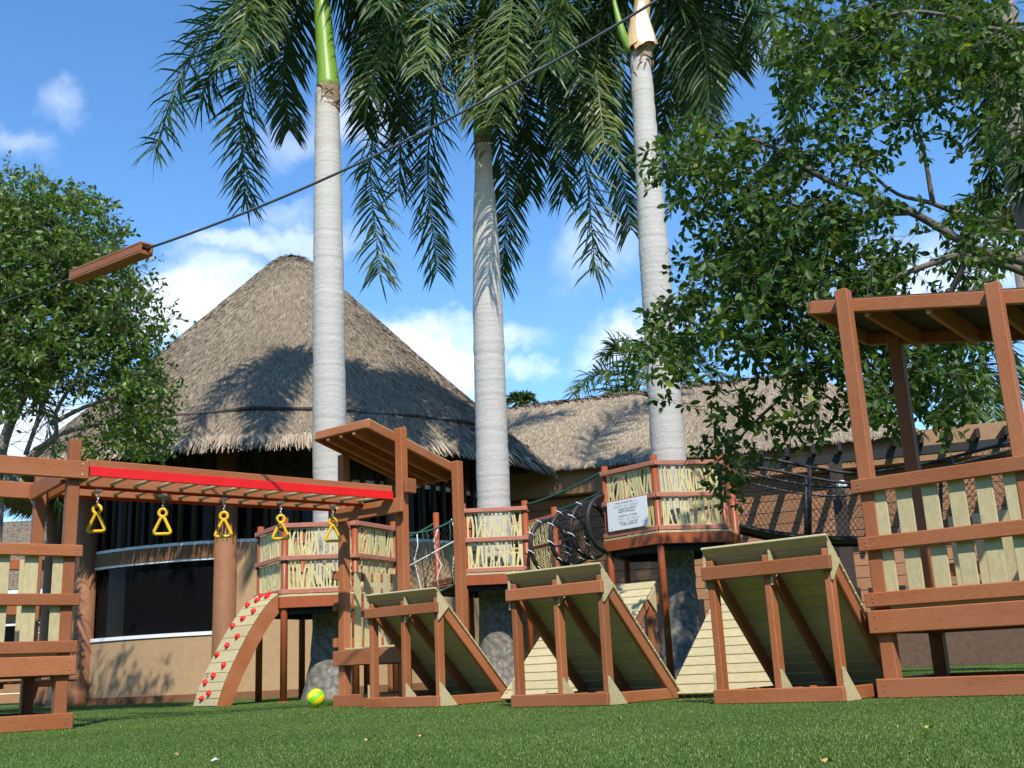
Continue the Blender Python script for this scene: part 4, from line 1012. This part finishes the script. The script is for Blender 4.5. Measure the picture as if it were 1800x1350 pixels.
F3 = [(16.9, (1122, -60), (1085, 40), (1082, 210), (1108, 398)), (15.6, (1140, -70), (1205, -20), (1240, 100), (1246, 215)), (17.2, (1138, -60), (1182, 40), (1182, 140), (1160, 230)), (14.2, (1140, -90), (1250, -100), (1340, -10), (1378, 105)),
      (14.0, (1122, -90), (1050, -90), (990, 0), (962, 112)), (16.6, (1120, -70), (1050, 0), (1022, 110), (1025, 260)), (17.5, (1132, -80), (1180, -180), (1260, -180), (1330, -90)), (16.2, (1142, -70), (1225, -40), (1275, 50), (1290, 120)), (15.8, (1122, -70), (1075, -10), (1052, 90), (1060, 220)), (16.0, (1142, -60), (1190, 0), (1218, 100), (1222, 200)), (15.2, (1144, -80), (1240, -70), (1310, 0), (1330, 90))]
for i, s in enumerate(F3): px_frond(pm3, s, 15.05, 300 + i, tone=(.5, .2) if i in (3, 4) else (.33, .2))  # front-facing fronds toned lighter, as if sunlit
# palm behind the broadleaf tree at the top right
p4 = at(1800, 330, 11.6); b4 = V(p4.x + .45, 11.6, 0); pm4 = empty('palm_tree', b4, 'palm trunk leaning in at the top right behind leafy branches', 'palm tree')
tube(pm4, 'trunk', catmull([b4, V(b4.x - .1, 11.6, 3.0), at(1800, 300, 11.6), at(1768, 80, 11.6), at(1758, 10, 11.6)], 24), [.3 - .006 * i for i in range(24)], 'bark_light', 16)
F4 = [(11.9, (1760, 40), (1735, 110), (1738, 220), (1742, 345)), (12.4, (1755, 20), (1700, 40), (1650, 90), (1625, 150)), (11.2, (1765, 20), (1790, 130), (1800, 240), (1805, 330)), (12.8, (1750, 0), (1660, -40), (1540, 20), (1480, 130)), (12.6, (1745, 10), (1640, 0), (1440, 90), (1390, 235))]
for i, s in enumerate(F4): px_frond(pm4, s, 11.6, 400 + i, L=.6, tone=(.3, .2))
def far_palm(label, base, Y, specs, L=.8, tr=True):
    c = at(*base, Y); o = empty('palm_tree', V(c.x, c.y, 0), label, 'palm tree')
    tube(o, 'trunk', [V(c.x, c.y, 0), V(c.x, c.y, c.z * .5), c], [.24, .2, .16], 'bark_light', 10)
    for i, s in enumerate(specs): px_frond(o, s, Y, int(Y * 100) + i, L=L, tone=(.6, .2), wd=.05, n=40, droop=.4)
far_palm('bushy palm crown rising behind the long thatched ridge', (1135, 700), 30, [(29, (1130, 700), (1090, 655), (1045, 660), (1012, 690)), (30, (1130, 700), (1105, 640), (1085, 610), (1062, 625)), (31, (1135, 700), (1140, 650), (1125, 610), (1095, 600)), (30, (1140, 700), (1180, 640), (1230, 640), (1280, 665)), (29, (1140, 705), (1190, 670), (1230, 680), (1262, 715)), (29, (1130, 705), (1100, 685), (1070, 690), (1050, 712)), (31, (1138, 700), (1165, 640), (1185, 612), (1215, 615))], L=.95)
far_palm('small distant palm tuft peeping over the left end of the ridge', (917, 722), 34, [(34, (917, 722), (905, 705), (895, 702), (886, 712)), (34, (917, 722), (914, 702), (910, 694), (900, 694)), (34, (917, 722), (926, 704), (934, 700), (942, 708)), (34, (917, 722), (920, 702), (924, 695), (932, 694))], L=.35)
far_palm('drooping palm behind the fascia, seen between the tower posts', (1690, 640), 24, [(23, (1690, 640), (1650, 600), (1620, 640), (1605, 720)), (23, (1690, 640), (1720, 590), (1770, 610), (1790, 690)), (23, (1690, 640), (1670, 640), (1660, 690), (1665, 750)), (23, (1692, 640), (1730, 640), (1745, 690), (1750, 745)), (23, (1690, 640), (1685, 580), (1660, 555), (1625, 570)), (23, (1690, 640), (1705, 660), (1710, 710), (1705, 750))], L=.75)
far_palm('pale green palm beyond the roof at the right edge', (1790, 440), 22, [(21, (1790, 440), (1740, 390), (1700, 410), (1670, 470)), (21, (1790, 440), (1760, 370), (1720, 350), (1680, 370)), (21, (1790, 450), (1750, 450), (1720, 480), (1705, 540)), (21, (1790, 440), (1800, 380), (1830, 350), (1870, 370))], L=.75)

# ------------------------------------------------------------------ broadleaf trees
def leaf_cloud(blobs, Yc, Ysp, n_twigs, leaf_len, leaf_w, per, seed, twig_len=.32, hang=.5):
    """twigs scattered through ellipsoids given in the picture (centre, radii, weight), each with its own depth; returns leaf arrays and twig chains"""
    r_ = np.random.default_rng(seed); w_ = np.array([b[4] * b[2] * b[3] for b in blobs], float); w_ /= w_.sum()
    V0, dirs, tw, tones = [], [], [], []
    for k in r_.choice(len(blobs), n_twigs, p=w_):
        b = blobs[k]; a = r_.uniform(0, 6.283); q = r_.uniform(0, 1) ** .45
        yy = (b[5] if len(b) > 5 else Yc) + r_.normal(0, Ysp)
        c = at(b[0] + b[2] * q * math.cos(a), b[1] + b[3] * q * math.sin(a), yy)
        d = V(r_.normal(0, .8), r_.normal(0, .8), r_.normal(-hang, .5)).normalized()
        e = c + d * twig_len * r_.uniform(.6, 1.2) + V(0, 0, -.03); tw.append(([c - d * .12, c, e], .0026)); tone0 = r_.normal(0, .12)
        for j in range(per):
            t = (j + r_.uniform(0, 1)) / per; p = c.lerp(e, t); rd = V(*r_.normal(0, 1, 3)); ld = (d * .6 + rd.normalized() * .9 + V(0, 0, -.12)).normalized()
            V0.append(p); dirs.append(ld); tones.append(tone0 + r_.beta(2, 3))
    return V0, dirs, tones, tw
def leaf_mesh_arrays(V0, dirs, tones, ll, lw_, seed, fold=.25):
    r_ = np.random.default_rng(seed); n = len(V0); P = np.array([tuple(v) for v in V0]); D = np.array([tuple(v) for v in dirs])
    rv = r_.normal(0, 1, (n, 3)) * .7 + np.array([0, 0, 1.0]); S = np.cross(D, rv); S /= np.linalg.norm(S, axis=1)[:, None]; Nn = np.cross(S, D)
    L = (r_.uniform(.7, 1.2, n) * ll)[:, None]; W = (r_.uniform(.8, 1.15, n) * lw_ / 2)[:, None]
    b = P + D * .012; m1 = b + D * L * .35; m2 = b + D * L * .72 - Nn * L * .03; t = b + D * L - Nn * L * .07
    vs = np.stack([b, m1 + S * W + Nn * W * fold, m2 + S * W * .85 + Nn * W * fold, t, m2 - S * W * .85 + Nn * W * fold, m1 - S * W + Nn * W * fold, m1, m2], 1)
    return vs, np.clip(np.array(tones), 0, 1)
LF = np.array([[0, 1, 6, 6], [6, 1, 2, 7], [7, 2, 3, 3], [0, 6, 5, 5], [6, 7, 4, 5], [7, 3, 4, 4]])
LQ = [(0, 1, 6), (6, 1, 2), (6, 2, 7), (7, 2, 3), (0, 6, 5), (6, 7, 4), (6, 4, 5), (7, 3, 4)]
def leaves_object(parent, name, vs, tn, mat, org):
    n = len(vs); i = np.arange(n)[:, None] * 8
    fs = np.concatenate([i + np.array(q) for q in LQ])
    o = link(name, np_mesh(name, vs.reshape(-1, 3) - np.array(org), fs, np.repeat(tn, 8)), parent, Matrix.Translation(org), mat); o['kind'] = 'stuff'; return o
FY = 9.7
FB = [(1185, 255, 50, 50, .9), (1260, 285, 90, 75, 1.1), (1225, 350, 40, 60, .5), (1350, 300, 70, 80, .3), (1440, 200, 110, 90, .5), (1470, 80, 110, 80, 1.2), (1600, 50, 130, 60, 1.3), (1730, 60, 90, 70, 1.2), (1560, 170, 110, 80, .6), (1640, 200, 50, 70, .2),
      (1750, 160, 60, 110, .75), (1440, 330, 120, 90, .65), (1370, 420, 130, 90, 1.4), (1290, 490, 100, 70, 1.3), (1195, 560, 55, 55, 1.2), (1180, 610, 38, 40, 1.1), (1440, 510, 130, 90, 1.25), (1330, 570, 90, 60, .5), (1540, 420, 80, 70, .45), (1560, 500, 80, 60, .8),
      (1420, 610, 110, 60, .75), (1470, 690, 90, 60, .6), (1290, 730, 40, 70, .55, 10.5), (1270, 800, 32, 60, .8, 10.5), (1350, 730, 45, 60, .4, 10.3), (1340, 800, 30, 40, .3, 10.3), (1430, 750, 50, 45, .3, 10.3), (1560, 620, 80, 60, 1.1), (1640, 610, 70, 60, .9), (1600, 690, 90, 50, .8), (1690, 560, 50, 50, .7), (1700, 680, 50, 50, .5),
      (1640, 420, 70, 60, .3), (1730, 430, 70, 60, .5), (1760, 330, 50, 60, .4), (1480, 280, 70, 50, .3), (1205, 680, 14, 45, .5), (1440, 20, 60, 40, .9)]
fic = empty('leafy_tree', V(5.7, 10.0, 0), 'leafy tree with broad dark leaves spreading in from the right', 'tree')
tk = V(5.7, 10.0, 0); fork = V(5.6, 10.0, 2.9)
trunk(fic, tk, [(0, .34), (.3, .25), (1.0, .21), (3.1, .19)], 'bark', 18, (-.1, 0), .3)
LIMBS = [([fork, at(1840, 480, 9.8), at(1720, 440, 9.7), at(1600, 372, 9.6), at(1460, 320, 9.6), at(1340, 250, 9.5), at(1250, 240, 9.5)], .055), ([fork, at(1850, 430, 10.0), at(1760, 405, 10.0), at(1640, 358, 10.0), at(1560, 330, 9.9), at(1440, 210, 9.8)], .04),
         ([fork, at(1840, 500, 9.6), at(1700, 452, 9.5), at(1630, 466, 9.4), at(1540, 500, 9.4), at(1400, 540, 9.4), at(1260, 540, 9.5)], .042), ([fork, V(5.5, 10, 3.6), at(1830, 100, 9.6), at(1740, 50, 9.5), at(1600, 20, 9.5), at(1470, 60, 9.5)], .045),
         ([at(1600, 372, 9.6), at(1520, 380, 9.8), at(1420, 430, 9.9), at(1300, 480, 9.9), at(1200, 560, 9.9)], .035), ([at(1540, 500, 9.4), at(1500, 580, 9.7), at(1440, 640, 10.0), at(1350, 720, 10.2), at(1290, 780, 10.4)], .03), ([at(1700, 452, 9.5), at(1650, 560, 9.8), at(1600, 660, 9.9)], .03), ([at(1640, 358, 10.0), at(1620, 250, 9.9), at(1590, 160, 9.9)], .025), ([at(1440, 640, 10.0), at(1430, 720, 10.2), at(1420, 780, 10.3)], .012)]
for P_, r0 in LIMBS:
    C = catmull(P_, 26); tube(fic, 'limb', C, [r0 * (1 - .85 * i / 25) + .004 for i in range(26)], 'bark', 8)
V0, dirs, tones, tw = leaf_cloud(FB, FY, .55, 1700, .08, .04, 13, 21, .36)
multi_tube(fic, 'twigs', tw, 'bark', 3, fic.location, kind='stuff')
vs, tn = leaf_mesh_arrays(V0, dirs, tones, .100, .047, 22)
ordr = np.argsort(vs[:, 0, 1]); big = set(ordr[:280].tolist())
keep = np.array([i for i in range(len(vs)) if i not in big])
leaves_object(fic, 'foliage', vs[keep], tn[keep], 'ficus_leaf', fic.location)
for i in sorted(big):
    o_ = vs[i][0]; me = mesh('leaf', vs[i] - o_, LQ, False, [tn[i]] * 8)
    link('leaf', me, fic, Matrix.Translation(Vector(o_)), 'ficus_leaf')

LB = [(40, 340, 70, 50, .9), (110, 400, 110, 70, 1.1), (40, 450, 110, 90, 1.2), (150, 470, 80, 70, 1.1), (200, 520, 70, 70, 1.0), (90, 560, 120, 80, 1.15), (220, 580, 60, 50, 1.0), (280, 570, 35, 22, .6), (40, 620, 90, 60, 1.0), (150, 630, 110, 60, .9), (230, 650, 45, 50, .8), (255, 700, 35, 60, 1.2), (250, 760, 45, 45, 1.3), (170, 690, 60, 40, .4), (30, 690, 50, 40, .5), (-60, 500, 120, 200, 1.0), (180, 770, 50, 30, .6), (120, 350, 40, 30, .3), (240, 480, 18, 30, .3)]
lt_t = empty('leafy_tree', V(-6.75, 13.2, 0), 'green small leaved tree at the left, before the thatched roof', 'tree')
b0 = V(-6.75, 13.2, 0)
LL = [([b0, at(-30, 1000, 13.2), at(-10, 860, 13.2), at(12, 760, 13.2), at(60, 660, 13.1), at(110, 560, 13.0), at(130, 440, 13.0)], .10), ([at(30, 860, 13.2), at(-40, 700, 13.3), at(-60, 520, 13.4), at(-20, 380, 13.3)], .08), ([at(78, 960, 13.0), at(70, 905, 13.0), at(40, 850, 13.1), at(0, 815, 13.1), at(-60, 770, 13.2)], .04),
      ([at(35, 820, 13.1), at(95, 770, 13.0), at(100, 720, 12.9), at(150, 640, 12.8), at(190, 560, 12.7), at(220, 480, 12.7)], .032), ([at(90, 745, 13.0), at(150, 715, 12.9), at(220, 690, 12.8), at(270, 650, 12.8)], .03), ([at(60, 790, 13.0), at(140, 750, 12.9), at(215, 745, 12.8), at(260, 750, 12.8)], .022), ([at(45, 800, 13.1), at(70, 720, 13.0), at(75, 640, 13.0)], .03), ([at(110, 560, 13.0), at(200, 540, 12.9), at(290, 565, 12.8)], .025)]
for P_, r0 in LL:
    C = catmull(P_, 22); tube(lt_t, 'limb', C, [r0 * (1 - .75 * i / 21) + .004 for i in range(22)], 'bark_light', 8)
V0, dirs, tones, tw = leaf_cloud(LB, 13.0, .6, 3000, .05, .025, 12, 31, .3, .1)
tw_bare = []
r_ = random.Random(9)
for _ in range(90):
    c = at(r_.uniform(0, 190), r_.uniform(650, 800), 13 + r_.uniform(-.4, .4)); d = V(r_.uniform(-1, 1), r_.uniform(-.5, .5), r_.uniform(-.4, .9)).normalized(); tw_bare.append(([c, c + d * .25 + V(0, 0, .02), c + d * .5 + V(r_.uniform(-.08, .08), 0, .08)], .004))
multi_tube(lt_t, 'twigs', tw + tw_bare, 'bark', 3, lt_t.location, kind='stuff')
vs, tn = leaf_mesh_arrays(V0, dirs, tones, .078, .038, 32)
leaves_object(lt_t, 'foliage', vs, tn, 'broad_leaf', lt_t.location)

# small palm at far left with pale trunk, and a distant cabin glimpsed through the left tower
cL = at(-16, 900, 17.0); pL = V(cL.x, 17.0, 0)
pmL = empty('palm_tree', pL, 'pale palm trunk with green shaft behind the left tower', 'palm tree')
tube(pmL, 'trunk', [pL, V(pL.x, 17, 1.5), at(-16, 885, 17)], [.26, .21, .2], 'bark_light', 14)
tube(pmL, 'crownshaft', [at(-16, 888, 17), at(-16, 860, 17), at(-16, 800, 17), at(-16, 740, 17)], [.19, .2, .17, .1], 'crownshaft_green', 14)
for i, s in enumerate([(16.4, (4, 740), (-50, 650), (-120, 680), (-160, 780)), (17.6, (4, 740), (40, 680), (80, 720), (105, 900)), (17, (4, 740), (-20, 640), (-60, 600), (-110, 620))]): px_frond(pmL, s, 17.0, 500 + i, L=.5, tone=(.4, .2))
cab = empty('cabin', V(-13.2, 28, 0), 'distant plank cabin with thatched roof glimpsed behind the left tower', 'house')
cx0, cx1, cy = -16.5, -11.3, 27.5
for i in range(11): board(cab, 'plank', V(cx0, cy, .15 + i * .24), V(cx1, cy, .15 + i * .24), .23, .05, 'siding')
board(cab, 'window', V(-14.6, cy - .05, 1.35), V(-12.2, cy - .05, 1.35), 1.1, .05, 'dark_glass')
for z in (.8, 1.92): board(cab, 'window_trim', V(-14.6, cy - .08, z), V(-12.2, cy - .08, z), .06, .05, 'white_paint')
board(cab, 'window_trim', V(-13.1, cy - .08, .84), V(-13.1, cy - .08, 1.88), .06, .05, 'white_paint', up=(1, 0, 0))
prism(cab, 'roof', [V(cx0 - .6, cy - .8, 2.7), V(cx1 + .6, cy - .8, 2.7), V(cx1 - .6, cy + 2, 4.6), V(cx0 + .5, cy + 2, 4.6)], (0, .1, .25), 'thatch_bed')
board(cab, 'side_wall', V(cx1, cy + .05, 1.35), V(cx1, cy + 4, 1.35), 2.6, .08, 'siding')

# picnic table glimpsed under the left tower deck
pt = empty('picnic_table', V(-8.35, 18.2, 0), 'brown picnic table glimpsed under the left tower deck', 'picnic table')
c = V(-8.35, 18.2, 0); px_, py_ = V(1, .1, 0).normalized(), V(-.1, 1, 0).normalized()
def PT(a, b, z): return c + px_ * a + py_ * b + V(0, 0, z)
for k in range(5): board(pt, 'top_plank', PT(-.75, -.28 + k * .14, .74), PT(.75, -.28 + k * .14, .74), .13, .035, 'lumber', up=py_)
for b in (-.72, .72):
    for k in (-.07, .07): board(pt, 'seat_plank', PT(-.75, b + k, .44), PT(.75, b + k, .44), .13, .035, 'lumber', up=py_)
for a in (-.5, .5):
    board(pt, 'leg', PT(a, -.75, 0), PT(a, -.2, .72), .09, .04, 'lumber', up=px_); board(pt, 'leg', PT(a, .75, 0), PT(a, .2, .72), .09, .04, 'lumber', up=px_); board(pt, 'crossbar', PT(a + .045, -.8, .39), PT(a + .045, .8, .39), .08, .038, 'lumber')

# unseen foliage wall added behind the viewpoint to block low sky and darken windows
hg = empty('blocker_hedge', V(0, -13, 0), 'unseen dense green foliage wall added behind the viewpoint to block low sky', 'blocker_hedge')
hxs = np.linspace(-46, 46, 60); r_ = np.random.default_rng(77); ht = 6.2 + r_.normal(0, .35, 60); hv, hf = [], []
for x_, h_ in zip(hxs, ht):
    yb = -13 - .006 * x_ * x_ * -1 if False else -13 + .010 * x_ * x_
    hv += [(x_, yb + 1.0, 0), (x_, yb + .8, h_ * .6), (x_, yb + .4, h_), (x_, yb - .8, h_), (x_, yb - 1.2, 0)]
for i in range(59):
    for k in range(4): hf.append((i * 5 + k, i * 5 + k + 1, i * 5 + 5 + k + 1, i * 5 + 5 + k))
core = link('core', mesh('core', [Vector(v) - hg.location for v in hv], hf), hg, Matrix.Translation(hg.location), 'turf')
n_ = 9000; hx = r_.uniform(-46, 46, n_); hz = r_.uniform(0, 1, n_); hh = np.interp(hx, hxs, ht); hy = -13 + .010 * hx * hx + 1.05 - .6 * hz ** 2
V0 = [V(a, b, c) for a, b, c in zip(hx, hy, hz * hh)]; dirs = [V(*d_).normalized() for d_ in r_.normal(0, 1, (n_, 3)) + np.array([0, .6, -.2])]
hvs, htn = leaf_mesh_arrays(V0, dirs, list(r_.beta(2, 3, n_)), .42, .24, 78)
leaves_object(hg, 'foliage', hvs, htn, 'broad_leaf', hg.location)

# ------------------------------------------------------------------ ball and litter
import bmesh
bm = bmesh.new(); bmesh.ops.create_uvsphere(bm, u_segments=40, v_segments=24, radius=.088)
for f_ in bm.faces: f_.smooth = True
me = bpy.data.meshes.new('ball'); bm.to_mesh(me); bm.free(); me.materials.append(MATS['ball_stripes'])
bl = bpy.data.objects.new('ball', me); col.objects.link(bl); bl.location = (-2.035, 10.85, .094); tag(bl, 'yellow and green striped ball lying on the turf', 'ball')
LV = [(735, 1293, 'near the bottom, left of centre'), (1576, 1277, 'in front of the right tower'), (1465, 1336, 'at the bottom right'), (320, 1324, 'at the bottom left, nearest the camera'), (108, 1289, 'beside the left tower base'), (640, 1300, 'in the open turf left of the middle'), (1090, 1262, 'in front of the middle climbing ramp'), (1640, 1277, 'rightmost on the turf')]
for i, (u_, v_, where) in enumerate(LV):
    d = FWD + RGT * ((u_ - 900) / FPX) + UPV * ((675 - v_) / FPX); p = CAM + d * ((.014 - CAM.z) / d.z); a = i * 1.3
    q = [(0, 0), (.008, .006), (.02, .007), (.032, 0), (.02, -.007), (.008, -.006)]
    lv = link('fallen_leaf', mesh('fallen_leaf', [(x * math.cos(a) - y * math.sin(a), x * math.sin(a) + y * math.cos(a), .006 * math.sin(k * 2.1)) for k, (x, y) in enumerate(q)] + [(.018 * math.cos(a), .018 * math.sin(a), -.003)], [(0, 1, 6), (1, 2, 6), (2, 3, 6), (3, 4, 6), (4, 5, 6), (5, 0, 6)]), None, Matrix.Translation(p), 'fallen_yellow')
    tag(lv, 'small dry yellow leaf lying on the turf ' + where, 'leaf', 'dry leaves on the turf')
d = FWD + RGT * ((372 - 900) / FPX) + UPV * ((675 - 1338) / FPX); p = CAM + d * ((.010 - CAM.z) / d.z)
s = link('paper_scrap', mesh('paper_scrap', [(0, 0, 0), (.02, -.004, .006), (.026, .012, .002), (.010, .018, .009), (-.006, .01, .003), (.011, .007, .012)], [(0, 1, 5), (1, 2, 5), (2, 3, 5), (3, 4, 5), (4, 0, 5)]), None, Matrix.Translation(p), 'scrap_white'); tag(s, 'tiny white scrap of paper on the turf near the bottom edge', 'litter')
